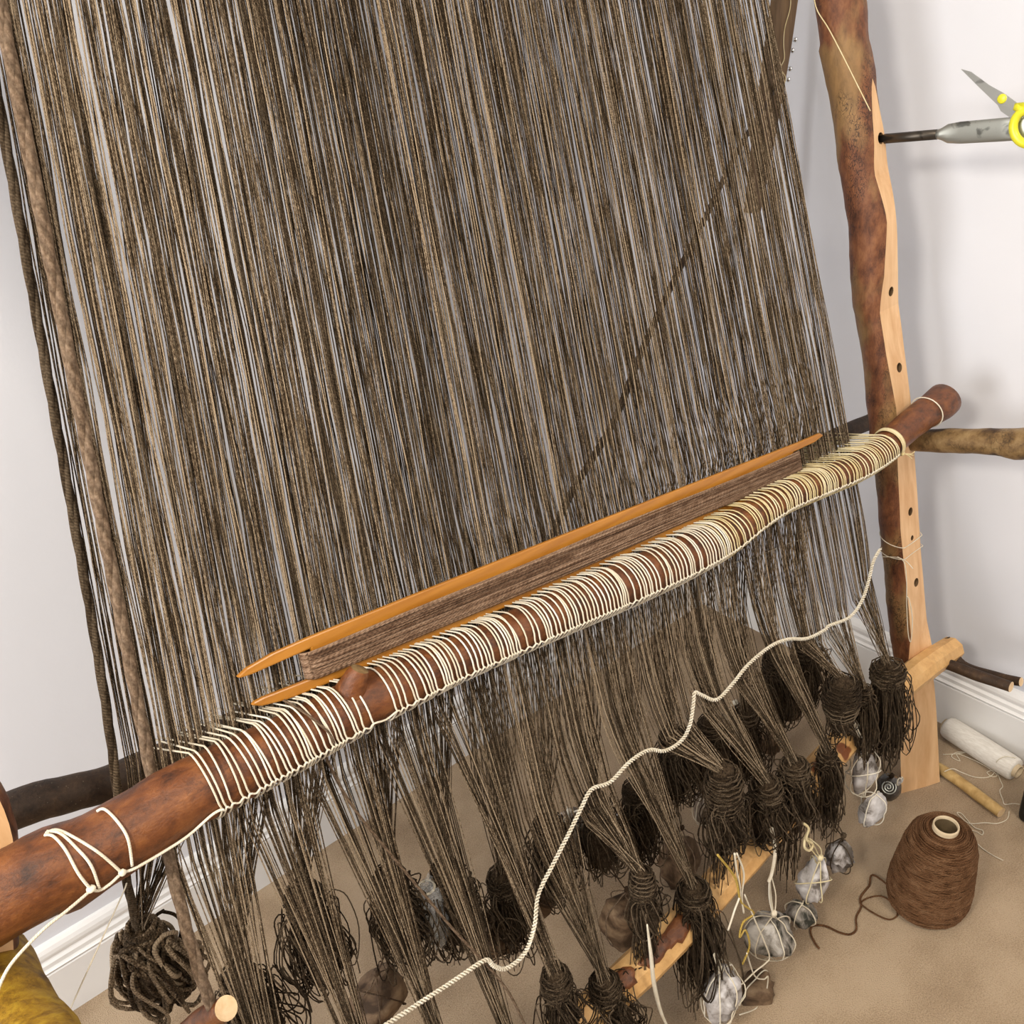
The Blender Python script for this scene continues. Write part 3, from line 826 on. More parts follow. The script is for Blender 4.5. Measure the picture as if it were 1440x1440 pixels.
f_lab = ['rightmost warp bundle, ending in a big dark coil before the right-hand post',
         'second warp bundle from the right, ending in a slim brown skein',
         'third warp bundle from the right, ending in an olive ball above a white net',
         'fourth warp bundle from the right, ending in long hair-like strands',
         'fifth warp bundle from the right, ending in loose curls and a long dark tail',
         'sixth warp bundle from the right, ending in a dark clumpy tangle',
         'warp bundle with a fat wrapped knot above the pale pole, seventh from the right',
         'warp bundle ending in a long dark skein, eighth from the right',
         'ninth warp bundle from the right with a slim wrapped neck',
         'tenth warp bundle from the right, ending in a wide looped coil at the bottom edge']
f_lab += ['front warp bundle %s from the left edge, its knot below the picture' % w for w in ('fifth', 'fourth', 'third', 'second', 'first')]
f_lab[-1] = 'leftmost front warp bundle, edged by a thick fluffy brown rope'
f_coil = [((0.036, 0.025, 5), (60, 0.185, 0.031), (0, 0, 0)),
          ((0.03, 0.013, 5), (30, 0.13, 0.016), (14, 0.13, 0.010)),
          ((0.075, 0.025, 9), (24, 0.05, 0.028), (14, 0.09, 0.014)),
          ((0.03, 0.014, 4), (26, 0.13, 0.026), (80, 0.19, 0.032)),
          ((0.035, 0.021, 5), (46, 0.10, 0.038), (60, 0.24, 0.026)),
          ((0.035, 0.022, 5), (52, 0.10, 0.040), (0, 0, 0)),
          ((0.085, 0.024, 10), (40, 0.10, 0.034), (44, 0.22, 0.030)),
          ((0.04, 0.022, 5), (52, 0.20, 0.036), (60, 0.25, 0.036)),
          ((0.065, 0.016, 9), (18, 0.08, 0.026), (60, 0.19, 0.022)),
          ((0.05, 0.020, 6), (56, 0.12, 0.050), (30, 0.13, 0.036))] + [((0.05, 0.018, 6), (30, 0.09, 0.03), (20, 0.1, 0.03))] * 5
b_lab = ['back warp bundle nearest the right-hand post', 'second back warp bundle from the right-hand post', 'third back warp bundle from the right-hand post',
         'fourth back warp bundle from the right-hand post', 'fifth back warp bundle from the right-hand post', 'sixth back warp bundle from the right-hand post',
         'back warp bundle holding the pale buff stone in the middle', 'back warp bundle just left of the pale buff stone',
         'back warp bundle just right of the shiny plastic bag', 'back warp bundle carrying the shiny plastic bag',
         'fourth back warp bundle from the left, behind the front threads', 'third back warp bundle from the left, ending in a dark coil',
         'second back warp bundle from the left, ending in a dark coil at the bottom edge',
         'leftmost back warp bundle, edged by dark rope, with a big loopy knot']
NF = 50; NB = 46
TF = NF * len(FK); TB = NB * len(BK)
for bi, k in enumerate(FK):
    root = thing('warp_bundle', f_lab[bi], 'warp yarn', (k[0], FY, k[1]), 'front warp bundles')
    mb = MB(); lo = TF - (bi + 1) * NF
    make_threads(mb, range(lo, lo + NF), TF, 'front', k)
    stuff(mb.build('warp_threads', MAT['yarn'], root))
    w, l, t = f_coil[bi]
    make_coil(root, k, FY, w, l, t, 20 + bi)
    if bi == len(FK) - 1:
        mb = MB()
        path = [V((warpX(0.0, z) - 0.004, frontY(z) - 0.006, z)) for z in (2.1, 1.7, 1.3, 1.0, 0.85)] + [V((-1.586, -0.74, 0.76)), V((-1.592, -0.76, 0.66)), V((k[0], FY, k[1]))]
        random.seed(5)
        helix_strands(mb, spline(path, 6), 0.0022, 0.0040, 3, 0.13, 16, 8)
        mb.build('edge_rope', MAT['rope'], root)
for bi, k in enumerate(BK):
    root = thing('warp_bundle', b_lab[bi], 'warp yarn', (k[0], BY, k[1]), 'back warp bundles')
    mb = MB(); lo = TB - (bi + 1) * NB
    make_threads(mb, range(lo, lo + NB), TB, 'back', k)
    stuff(mb.build('warp_threads', MAT['yarn'], root))
    last = bi == len(BK) - 1
    if last: make_coil(root, k, BY, (0.03, 0.016, 3), (34, 0.10, 0.042), (0, 0, 0), 60 + bi, mat='yarn', thick=0.0023)
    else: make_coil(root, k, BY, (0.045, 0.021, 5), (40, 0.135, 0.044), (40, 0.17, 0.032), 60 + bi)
    if last:
        mb = MB()
        path = [V((warpX(0.0, z, True) - 0.004, frontY(z) + 0.045 + 0.012 * (2.1 - z), z)) for z in (2.1, 1.7, 1.3, 1.0)] + [V((-1.582, -0.597, 0.86)), V((-1.605, BY, 0.76)), V((k[0] - 0.004, BY, k[1]))]
        random.seed(6)
        helix_strands(mb, spline(path, 6), 0.0018, 0.0032, 3, 0.15, 16, 8)
        mb.build('edge_rope', MAT['yarn_dark'], root)

# ------------------------------------------------------------------ heddle cord: loops over the rod
hx0 = atL(292, 1110, ho).x; hx1 = atL(1248, 640, ho).x
stub_x = sx
hed = thing('string_heddles', 'cream cotton cord looped over the heddle rod and chain-stitched along it', 'cord', (hx0, -0.70, 0.90))
random.seed(21)
xs = []; x = hx0
while x < hx1:
    xs.append(x); x += random.choice((0.0036, 0.0044, 0.0058, 0.0064, 0.0072, 0.0110))
xs = [x for x in xs if not (stub_x - 0.004 < x < stub_x + 0.022)]
chain_pts = []
for i, x in enumerate(xs):
    c, r, ax = rod_at(x)
    f = V((0, -1, 0)); f = (f - ax * f.dot(ax)).normalized(); u = ax.cross(f)
    if u.z < 0: u = -u
    rr = r * 1.05 + 0.0012
    jx = random.uniform(-0.003, 0.003)
    def on(a, dx=0.0, k=1.0): return c + (f * math.cos(a) + u * math.sin(a)) * rr * k + ax * dx
    yb = frontY(0.9) + 0.050 + random.uniform(-0.006, 0.006)
    sk = 0.005 + random.uniform(-0.004, 0.004)
    pts = [V((c.x - sk * 1.1 + jx - 0.020, yb + 0.016, c.z - 0.002 + random.uniform(-0.006, 0.006)))]
    pts.append(on(math.radians(112), -sk * 0.6 + jx, 1.0))
    for a in (96, 80, 64, 48, 32, 16, 0):
        pts.append(on(math.radians(a), -sk * 0.6 * a / 112 + jx * a / 112))
    ch = on(math.radians(-12), 0.0015, 1.02)
    pts.append(ch)
    for a in (-24, -38, -52, -68, -86, -104):
        pts.append(on(math.radians(a), 0.0015 - 0.004 * math.sin(PI * (-a - 12) / 92)))
    pts.append(V((c.x + 0.003, yb, c.z - 0.028)))
    chain_pts.append(ch)
    mb = MB(); mb.tube(pts, 0.00105, 5, rnd=random.random())
    mb.build('heddle_loop', MAT['cotton_yellow'] if x > -0.80 + random.uniform(-0.04, 0.04) else MAT['cotton'], hed)
mb = MB()
wig = []
for i, p in enumerate(chain_pts[:-1]):
    q = chain_pts[i + 1]
    d = (q - p)
    wig += [p + V((0, -0.0012, 0.0010)), p.lerp(q, 0.5) + V((0, -0.0004, -0.0030))]
wig.append(chain_pts[-1])
mb.tube(spline(wig, 3), 0.0011, 5, rnd=0.6)
mb.build('chain_edge', MAT['cotton'], hed)
# windings and knot at the right end
c, r, ax = rod_at(hx1 + 0.004)
f = V((0, -1, 0)); f = (f - ax * f.dot(ax)).normalized(); u = ax.cross(f)
if u.z < 0: u = -u
mb = MB()
for k in range(4):
    cc = c + ax * (0.0022 * k); rr = r * 1.06 + 0.0012
    mb.tube([cc + (f * math.cos(a) + u * math.sin(a)) * rr for a in [2 * PI * i / 26 for i in range(26)]], 0.0012, 5, closed=True, rnd=random.random())
lump(mb, c + (f * 0.9 - u * 0.5).normalized() * (r + 0.003) + ax * 0.004, 0.005, 0.004, 0.004, 3)
for k in range(3):
    b0 = c + (f * 0.9 - u * 0.5).normalized() * (r + 0.004) + ax * 0.005
    mb.tube(spline([b0, b0 + V((0.006 + 0.004 * k, -0.006, -0.004)), b0 + V((0.012 + 0.003 * k, -0.010, -0.012 + 0.006 * k))], 4), 0.0009, 4)
mb.build('end_winding', MAT['cotton_yellow'], hed)
# single ring farther out
c, r, ax = rod_at(atL(1303, 580, ho).x)
f = V((0, -1, 0)); f = (f - ax * f.dot(ax)).normalized(); u = ax.cross(f)
mb = MB(); mb.tube([c + (f * math.cos(a) + u * math.sin(a)) * (r * 1.06 + 0.001) + ax * 0.003 * math.sin(a) for a in [2 * PI * i / 26 for i in range(26)]], 0.0011, 5, closed=True)
tag(mb.build('cord_ring', MAT['cotton']), 'single turn of cord round the bare right end of the heddle rod', 'cord')

# cord tied round the bare left end of the rod, drawn along the rod surface
def rod_surf(px, py, lift=0.0016):
    """point of the heddle rod's surface seen at a pixel of the photograph"""
    d = ray(px, py).normalized(); best = None
    for t in [0.4 + 0.002 * i for i in range(900)]:
        p = CAM_LOC + d * t
        c, r, ax = rod_at(p.x)
        q = p - c; q -= ax * q.dot(ax)
        if q.length < r * 1.05 + lift: return p
        if best is None or q.length < best[0]: best = (q.length, p)
    return best[1]
tie = thing('tie_cord', 'cream cord knotted in loose turns round the bare left end of the rod', 'cord', rod_surf(130, 1200))
def cordpart(name, pts, r=0.0014, mat='cotton', parent=None, sides=6, per=6):
    mb = MB(); mb.tube(spline(pts, per), r, sides, rnd=0.55); return mb.build(name, MAT[mat], parent)
S = rod_surf
cordpart('cord_turn', [S(62, 1174), S(75, 1176), S(92, 1195), S(110, 1228), S(127, 1250)], parent=tie)
cordpart('cord_turn', [S(66, 1169), S(85, 1172), S(108, 1193), S(128, 1217), S(140, 1250)], parent=tie)
cordpart('cord_turn', [S(64, 1172), S(80, 1167), S(105, 1178), S(140, 1200), S(171, 1227)], parent=tie)
cordpart('cord_turn', [S(136, 1141), S(147, 1138), S(165, 1155), S(180, 1180), S(186, 1218)], parent=tie)
cordpart('cord_run', [S(127, 1251), S(140, 1252), S(155, 1243), S(172, 1228), S(190, 1221), S(230, 1198), S(265, 1175), S(298, 1146), chain_pts[0]], parent=tie)
mb = MB(); lump(mb, S(128, 1250), 0.004, 0.004, 0.003, 2); lump(mb, S(172, 1227), 0.0035, 0.0035, 0.003, 4); mb.build('knot', MAT['cotton'], tie)
p = S(128, 1252)
cordpart('cord_tail', [p, atY(95, 1280, p.y - 0.012), atY(60, 1308, p.y - 0.02), atY(20, 1350, p.y - 0.03), atY(2, 1380, p.y - 0.035), atY(-8, 1410, p.y - 0.04)], parent=tie)
cordpart('cord_tail', [atY(178, 1242, -0.68), atY(172, 1258, -0.68), atY(140, 1328, -0.68), atY(100, 1416, -0.68), atY(90, 1438, -0.68)], r=0.0007, parent=tie)

# ------------------------------------------------------------------ flat stick shuttle wound with yarn
so = -0.047
sA = atL(346, 970, so); sB = atL(1157, 633, so)
sh = thing('stick_shuttle', 'long orange wooden stick shuttle wound with taupe yarn, resting behind the heddle rod', 'shuttle', sA)
dx = (sB - sA); Ls = dx.length; dx.normalize()
up = V((0, 0.30, 1)); up = (up - dx * up.dot(dx)).normalized()
nn = dx.cross(up).normalized()
if nn.y > 0: nn = -nn                       # towards the viewer's side
W2 = 0.028; T = 0.0065
def S2(l, w, d=0.0): return sA + dx * l + up * w + nn * d
# outline with a fork at each end
nd = 0.075
def fork(l0, sgn):
    return [(l0 + sgn * nd, W2 - 0.011), (l0 + sgn * 0.02, W2 - 0.010), (l0, W2 - 0.004), (l0 + sgn * 0.006, W2 + 0.001)]
out = []
m0 = [(nd, -W2 + 0.0125), (0.014, -W2 + 0.0145), (0.003, -W2 + 0.0135), (0.0, -W2 + 0.011), (0.010, -W2 + 0.006), (0.035, -W2 + 0.0015), (0.075, -W2)]
bot = [(Ls * t, -W2 * (1 + 0.05 * math.sin(PI * t))) for t in (0.2, 0.4, 0.6, 0.8)]
m1 = [(Ls - 0.06, -W2), (Ls - 0.01, -W2 - 0.001), (Ls, -W2 + 0.003), (Ls - 0.02, -W2 + 0.011), (Ls - nd, -W2 + 0.012)]
m2 = [(Ls - nd, W2 - 0.012), (Ls - 0.02, W2 - 0.010), (Ls + 0.004, W2 - 0.005), (Ls - 0.004, W2 + 0.001), (Ls - 0.06, W2)]
top = [(Ls * t, W2 * (1 + 0.05 * math.sin(PI * t))) for t in (0.8, 0.6, 0.4, 0.2)]
m3 = [(0.075, W2), (0.035, W2 - 0.0015), (0.006, W2 - 0.006), (-0.006, W2 - 0.011), (-0.003, W2 - 0.0135), (0.010, W2 - 0.0145), (nd, W2 - 0.0125)]
def stick_strip(name, pts):
    mb = MB(); poly = [S2(l, w, -T / 2) for l, w in pts]; mb.prism(poly, nn * T)
    o = mb.build(name, MAT['shuttle'], sh, smooth=False)
    bv = o.modifiers.new('bevel', 'BEVEL'); bv.width = 0.0018; bv.segments = 2; bv.limit_method = 'ANGLE'
    return o
stick_strip('blade', m0 + bot + m1 + m2 + top + m3)
mb = MB(); random.seed(3)
for i in range(34):
    w = -W2 + 0.012 + (2 * W2 - 0.024) * (i + 0.5) / 34 + random.uniform(-0.001, 0.001)
    bulge = 0.009 * (1 - (w / W2) ** 2) + random.uniform(0, 0.0025)
    pts = []
    for t in (0, 0.02, 0.15, 0.35, 0.5, 0.65, 0.85, 0.98, 1):
        l = nd * 0.9 + (Ls - nd * 1.8) * t
        wob = 1.0 + 0.12 * math.sin(t * 9 + i)
        sq = 0.55 + 0.45 * math.sin(PI * min(max(t, 0.0), 1.0)) ** 0.4
        pts.append(S2(l, w * (0.82 + 0.18 * sq) * 1.0 + random.uniform(-0.0012, 0.0012), T / 2 + 0.0012 + bulge * sq * (0 if t in (0, 1) else 1) * wob))
    mb.tube(spline(pts, 3), 0.0014, 5, rnd=random.random())
    pts2 = [q - nn * 2 * ((q - sA).dot(nn)) for q in pts]
    mb.tube(spline(pts2, 2), 0.0014, 5, rnd=random.random())
stuff(mb.build('wound_yarn', MAT['shuttle_yarn'], sh))
for l0, sg in ((nd * 0.92, -1), (Ls - nd * 0.92, 1)):      # turns of yarn inside the forks
    mb = MB()
    for i in range(20):
        w = -W2 + 0.013 + (2 * W2 - 0.026) * (i + 0.5) / 20
        pts = []
        for a in [PI * k / 6 for k in range(7)]:
            pts.append(S2(l0 + sg * math.sin(a) * 0.006, w * 0.95, math.cos(a) * (T / 2 + 0.004)))
        mb.tube(pts, 0.0014, 5, rnd=random.random())
    stuff(mb.build('yarn_turns', MAT['shuttle_yarn'], sh))

# ------------------------------------------------------------------ white spacing cord across the front warp
co = -0.066
ch_px = [(1238, 772), (1228, 790), (1222, 815), (1212, 845), (1195, 868), (1166, 880), (1160, 886), (1135, 898), (1108, 899), (1082, 910), (1052, 935), (1030, 962), (1008, 984), (988, 978),
         (977, 974), (975, 990), (970, 1020), (958, 1042), (935, 1056), (912, 1055), (885, 1072), (858, 1100), (832, 1110), (818, 1135), (800, 1172), (778, 1215), (757, 1258), (752, 1300),
         (738, 1340), (712, 1362), (694, 1358), (686, 1350), (672, 1356), (640, 1378), (600, 1404), (560, 1430), (520, 1456)]
cp = []
for i, (x, y) in enumerate(ch_px):
    q = atL(x, y, co)
    yy = min(q.y, -0.782) if q.z < 0.40 else q.y
    cp.append(atY(x, y, frontY(q.z) - 0.012 if q.z > 0.5 else frontY(0.5) - 0.03))
mb = MB(); random.seed(8)
helix_strands(mb, spline(cp, 5), 0.0019, 0.00125, 2, 0.0088, 8, 5, rnds=(0.3, 0.7))
tag(mb.build('spacing_cord', MAT['cotton']), 'twisted white cord wandering across the front warp from the right-hand post to the bottom edge', 'cord')
# loose brown yarn in front of the warp
yp = []
for x, y in [(448, 1040), (470, 1090), (500, 1140), (545, 1196), (600, 1262), (640, 1310), (680, 1352), (715, 1395), (742, 1450)]:
    q = atL(x, y, -0.06); yp.append(atY(x, y, min(frontY(q.z) - 0.012, frontY(0.5) - 0.012) if q.z < 0.5 else frontY(q.z) - 0.012))
mb = MB(); mb.tube(spline(yp, 5), 0.0018, 6, rnd=0.6)
tag(mb.build('loose_yarn', MAT['rope']), 'single loose brown strand slanting down across the front threads', 'yarn')
yp = []
for x, y in [(400, 985), (425, 1000), (445, 1015), (462, 1030), (470, 1045)]:
    yp.append(rod_surf(x, y, 0.003))
mb = MB(); mb.tube(spline(yp, 5), 0.0015, 6, rnd=0.6)
tag(mb.build('loose_yarn', MAT['rope']), 'short brown strand lying over the heddle rod below the shuttle tip', 'yarn')

# ------------------------------------------------------------------ stones hung on the front row
def stone(label, c, rad, mat, hang, cords, seed, rough=0.30, cordmat='cotton', rot=0.0, group='stones hung on the front warp bundles', cn=3, fr=2.2, facets=True):
    root = thing('weight_stone', label, 'stone', (c[0], c[1], max(0.0, c[2] - rad[2])), group)
    mb = MB(); lump(mb, (0, 0, 0), rad[0], rad[1], rad[2], seed, 26, 18, rough, fr)
    if facets:                              # chop a few flat faces into the lump
        rg = random.Random(seed * 13 + 1)
        for k in range(9):
            d = V((rg.gauss(0, 1), rg.gauss(0, 1), rg.gauss(0, 1))).normalized()
            lim = rg.uniform(0.55, 0.80)
            for i, v in enumerate(mb.v):
                q = V((v[0] / rad[0], v[1] / rad[1], v[2] / rad[2])); e = q.dot(d) - lim
                if e > 0:
                    q -= d * e * 0.92; mb.v[i] = (q.x * rad[0], q.y * rad[1], q.z * rad[2])
    cr, sr = math.cos(rot), math.sin(rot)
    mb.v = [(c[0] + v[0] * cr - v[2] * sr, c[1] + v[1], c[2] + v[0] * sr + v[2] * cr) for v in mb.v]
    surf = list(mb.v)
    mb.build('stone', MAT[mat], root, smooth=True)
    rg = random.Random(seed)
    top = V(c) + V((rg.uniform(-0.004, 0.004), -0.004, rad[2] * 1.12))
    for k in range(cn):                     # cord passed round the stone
        a = PI * k / cn + rg.uniform(-0.25, 0.25)
        d = V((math.cos(a), math.sin(a), rg.uniform(-0.5, 0.5) if k else 0)).normalized(); pts = []
        up_ = V((0, 0, 1)) if k < 2 else V((rg.uniform(-1, 1), rg.uniform(-1, 1), 0.7))
        up_ = (up_ - d * up_.dot(d)).normalized()
        for i in range(18):
            t = 2 * PI * i / 18
            dirv = d * math.sin(t) + up_ * math.cos(t)
            # support distance of the stone along dirv
            best = max((V(q) - V(c)).dot(dirv) for q in surf[::3])
            pts.append(V(c) + dirv * (best * 0.985 + 0.0012))
        if k < 2: pts[0] = top
        mb = MB(); mb.tube(spline(pts, 2, closed=True), 0.0011, 5, closed=True, rnd=rg.random()); mb.build('cord_sling', MAT[cordmat], root)
    if hang is not None:
        mb = MB()
        for k in range(cords):
            off = V((rg.uniform(-0.006, 0.006), rg.uniform(-0.004, 0.004), 0))
            mb.tube(spline([V(hang) + off * 0.5, V(hang).lerp(top, 0.5) + off * 1.6, top + off * 0.3], 4), 0.0012, 5, rnd=rg.random())
        lump(mb, top + V((0, 0, 0.004)), 0.006, 0.005, 0.006, seed)
        mb.build('hanging_cord', MAT[cordmat], root)
    return root
def P(x, y, yy): return atY(x, y, yy)
stone('round dark glossy fossil stone on the carpet beside the foot of the right-hand post', (-0.335, -0.775, 0.072), (0.026, 0.024, 0.029), 'stone_dark', (-0.42, -0.80, 0.30), 1, 3, rough=0.05, cordmat='yarn_dark', cn=1, facets=False)
stone('tall greyish white stone netted in white string below the olive ball', P(1217, 1084, -0.805), (0.031, 0.027, 0.054), 'stone_white', P(1200, 1010, -0.81), 4, 4, cn=4)
stone('lilac white stone at the lower end of the white net beside the yarn cone', P(1227, 1138, -0.820), (0.029, 0.025, 0.036), 'stone_white', None, 0, 5, cn=2)
stone('jagged white stone pointing down towards the yarn cone', P(1180, 1200, -0.81), (0.030, 0.026, 0.040), 'stone_white', (-0.60, -0.803, 0.22), 2, 6, rough=0.5, cordmat='yarn_dark', rot=0.6, cn=2)
stone('blocky white stone tied with yellowish cord, below the loose curls', P(1148, 1238, -0.825), (0.032, 0.028, 0.052), 'stone_white', P(1136, 1180, -0.82), 3, 17, cn=3, cordmat='cotton_yellow', rot=-0.3)
stone('small mottled stone just under the blocky white one', P(1126, 1284, -0.825), (0.034, 0.028, 0.028), 'stone_grey', None, 0, 8, cn=2)
stone('large grey stone blotched with black, slung in white string', P(1084, 1318, -0.835), (0.046, 0.036, 0.055), 'stone_grey', P(1083, 1232, -0.82), 4, 9, cn=3, rot=-0.2)
stone('dull brown stone low behind a slack white cord, at the bottom edge', P(1060, 1392, -0.835), (0.038, 0.030, 0.032), 'stone_brown', None, 0, 10, cn=1)
stone('pale stone slung in crossed white cords at the bottom edge', P(1010, 1398, -0.845), (0.038, 0.032, 0.056), 'stone_white', P(1003, 1340, -0.84), 4, 11, cn=4)
# spiral ridge and white chip of the fossil
fos = [o for o in bpy.data.objects if o.name.startswith('weight_stone')][0]
mb = MB(); pts = []
cf = V((-0.335, -0.775, 0.072)); vd = (CAM_LOC - cf).normalized(); e1 = vd.cross(V((0, 0, 1))).normalized(); e2 = vd.cross(e1)
for i in range(60):
    a = i * 0.28; r = 0.0015 + 0.00022 * i
    q = e1 * math.cos(a) * r + e2 * math.sin(a) * r
    pts.append(cf + vd * math.sqrt(max(1e-6, 0.0282 ** 2 - r * r)) + q)
mb.tube(pts, 0.0014, 6); mb.build('spiral_ridge', MAT['steel'], fos)
stone('small white chip beside the dark fossil stone', P(1266, 1098, -0.80), (0.007, 0.006, 0.010), 'stone_white', None, 0, 31, cn=1)
# stones of the back row, glimpsed between the threads
G2 = 'stones hung on the back warp bundles'
stone('reddish brown jar-shaped stone tied with thin string, behind the pale pole', (-0.300, -0.51, 0.115), (0.038, 0.034, 0.052), 'stone_brown', (-0.375, BY, 0.30), 1, 41, rough=0.1, group=G2, cn=2, cordmat='rope', facets=False)
stone('dark brown stone lying behind the pale pole, left of the jar-shaped one', (-0.385, -0.53, 0.075), (0.035, 0.03, 0.04), 'stone_brown', (-0.47, BY, 0.36), 1, 42, group=G2, cn=1, cordmat='rope')
stone('buff stone behind the threads near the chain cord', (-0.50, -0.52, 0.20), (0.032, 0.028, 0.04), 'stone_pale', (-0.56, BY, 0.30), 1, 43, group=G2)
stone('pale stone seen low between the seventh and eighth front bundles', (-0.665, BY, 0.13), (0.034, 0.03, 0.045), 'stone_pale', (-0.66, BY, 0.30), 2, 48, group=G2)
stone('white stone in string behind the middle of the warp', (-0.845, -0.55, 0.17), (0.034, 0.03, 0.042), 'stone_white', (-0.855, BY, 0.30), 2, 44, group=G2)
stone('pale buff stone showing as a light patch through the middle threads', (-0.975, -0.55, 0.26), (0.046, 0.035, 0.056), 'stone_pale', (-0.95, BY, 0.36), 2, 45, group=G2)
stone('brown stone low behind the middle threads', (-1.06, -0.57, 0.22), (0.05, 0.04, 0.055), 'stone_brown', (-1.05, BY, 0.36), 1, 46, group=G2, cordmat='rope')
stone('brown stone low behind the threads, right of the shiny bag', (-1.17, -0.57, 0.20), (0.045, 0.04, 0.055), 'stone_brown', (-1.15, BY, 0.32), 1, 47, group=G2, cordmat='rope')
stone('dark stone low behind the threads between the bag and the loopy knot', (-1.37, -0.56, 0.24), (0.045, 0.04, 0.055), 'stone_brown', (-1.325, BY, 0.40), 1, 61, group=G2, cordmat='rope')
stone('dark mottled stone standing on the carpet behind the middle of the pale pole', (-0.76, -0.60, 0.075), (0.050, 0.045, 0.066), 'stone_brown', (-0.76, BY, 0.28), 1, 62, group=G2, cordmat='rope', cn=2)
stone('dark stone standing on the carpet behind the left part of the pale pole', (-0.93, -0.63, 0.08), (0.052, 0.045, 0.070), 'stone_brown', (-0.95, BY, 0.28), 1, 63, group=G2, cordmat='rope', cn=2)
# plastic bag weight
bg_ = thing('plastic_bag', 'clear shiny plastic bag with stones, hung behind the threads', 'bag', (-1.275, BY, 0.30))
mb = MB(); lump(mb, (-1.275, BY, 0.375), 0.028, 0.026, 0.066, 51, 28, 20, 0.35, 3.4); mb.build('film', MAT['film'], bg_)
mb = MB(); lump(mb, (-1.277, BY, 0.352), 0.020, 0.018, 0.028, 52, 20, 14, 0.3); mb.build('stone', MAT['stone_grey'], bg_)
mb = MB(); lump(mb, (-1.273, BY, 0.405), 0.016, 0.014, 0.020, 53, 20, 14, 0.3); mb.build('stone', MAT['stone_white'], bg_)
mb = MB(); mb.tube([V((-1.275 + 0.012 * math.cos(a), BY + 0.012 * math.sin(a), 0.435)) for a in [2 * PI * i / 16 for i in range(16)]], 0.002, 5, closed=True); mb.build('neck_tie', MAT['cotton'], bg_)

# extra hanging cords at the front
def cord(label, pts, r=0.0013, mat='cotton', name='hanging_cord', cat='cord', group=None):
    mb = MB(); mb.tube(spline(pts, 6), r, 6, rnd=0.5); return tag(mb.build(name, MAT[mat]), label, cat, group)
yf = -0.855
cord('white cord end hanging beside the fat wrapped knot', [P(1033, 1200, yf), P(1036, 1225, yf), P(1041, 1255, yf), P(1033, 1280, yf), P(1024, 1308, yf)], 0.0016)
cord('second white cord end, hooked, beside the pale pole end', [P(1036, 1200, yf), P(1046, 1228, yf), P(1043, 1260, yf), P(1046, 1284, yf)], 0.0015)
cord('crinkled mustard yarn hanging in front of the blotched stone', [P(1009, 1202, yf), P(1034, 1235, yf), P(1042, 1268, yf), P(1060, 1284, yf), P(1045, 1297, yf), P(1040, 1318, yf), P(1048, 1308, yf), P(1054, 1330, yf), P(1044, 1356, yf)], 0.0017, 'yellow_yarn', 'mustard_yarn', 'yarn')
cord('slack white cord looping down over the large blotched stone', [P(1047, 1258, yf), P(1062, 1295, yf), P(1073, 1320, yf), P(1082, 1345, yf), P(1076, 1355, yf), P(1062, 1366, yf), P(1044, 1383, yf), P(1035, 1388, yf)], 0.0013)
cord('white cord looping low over the dull brown stone', [P(1050, 1340, yf), P(1061, 1372, yf), P(1074, 1377, yf), P(1080, 1374, yf), P(1076, 1400, yf), P(1063, 1418, yf), P(1040, 1427, yf)], 0.0012)
cord('frayed cream cloth strip hanging beside the pale pole', [P(910, 1300, yf + 0.02), P(915, 1340, yf + 0.02), P(920, 1385, yf + 0.02), P(930, 1425, yf + 0.02), P(945, 1455, yf + 0.02)], [0.001 + 0.0022 * math.sin(PI * min(i / 24, 1)) for i in range(25)], 'cotton', 'cloth_strip', 'cloth')
cord('lilac grey strap running up from the net of the large blotched stone', [P(1085, 1165, -0.83), P(1090, 1195, -0.83), P(1086, 1225, -0.83), P(1081, 1240, -0.83)], 0.003, 'cotton')
cord('pale yellow yarn bow above the blocky white stone', [P(1130, 1158, -0.84), P(1137, 1165, -0.845), P(1134, 1180, -0.845), P(1143, 1187, -0.845), P(1138, 1196, -0.845), P(1131, 1190, -0.845), P(1133, 1172, -0.84)], 0.0022, 'cotton_yellow', 'yarn_bow', 'yarn')

# peg with a pale sawn end at the lower left
branch('short_peg', 'bark stick with a pale sawn end, low at the left beside the loopy knot', 'peg',
       [atY(262, 1452, -0.70), atY(288, 1432, -0.735), atY(318, 1418, -0.77)], [0.0115, 0.012, 0.0115], 'rod_bark', seed=33, n=20)

# ------------------------------------------------------------------ iron weaving sword in the post and scissors hung on it
tool = thing('weaving_sword', 'iron rod with a flattened steel blade pushed into the right-hand post', 'weaving tool', atX(1237, 195, -0.215))
tx = -0.212
a0 = atX(1228, 196.5, tx); a1 = atX(1318, 189, tx); a2 = atX(1470, 178, tx)
ta = (a1 - a0).normalized()
mb = MB(); mb.tube([a0, a1], 0.0075, 16); mb.build('shank', MAT['iron'], tool)
mb = MB()
upv = V((0, 0, 1)); upv = (upv - ta * upv.dot(ta)).normalized(); sidev = ta.cross(upv)
tb_ = (a2 - a1).normalized(); Lb = (a2 - a1).length
prof_ = [(-0.004, 0.006, 0.006), (0.006, 0.0085, 0.005), (0.016, 0.0135, 0.003), (0.035, 0.0155, 0.0025), (Lb * 0.6, 0.016, 0.0022), (Lb + 0.1, 0.016, 0.002)]
rings = []
for (l, h, th) in prof_:
    c = a1 + tb_ * l
    rings.append([mb.addv(c + upv * (h * math.sin(a)) + sidev * (th * math.cos(a))) for a in [2 * PI * k / 16 for k in range(16)]])
for i in range(len(rings) - 1):
    for k in range(16):
        mb.face((rings[i][k], rings[i][(k + 1) % 16], rings[i + 1][(k + 1) % 16], rings[i + 1][k]))
mb.face(list(reversed(rings[0]))); mb.face(rings[-1])
mb.build('flat_blade', MAT['steel'], tool)

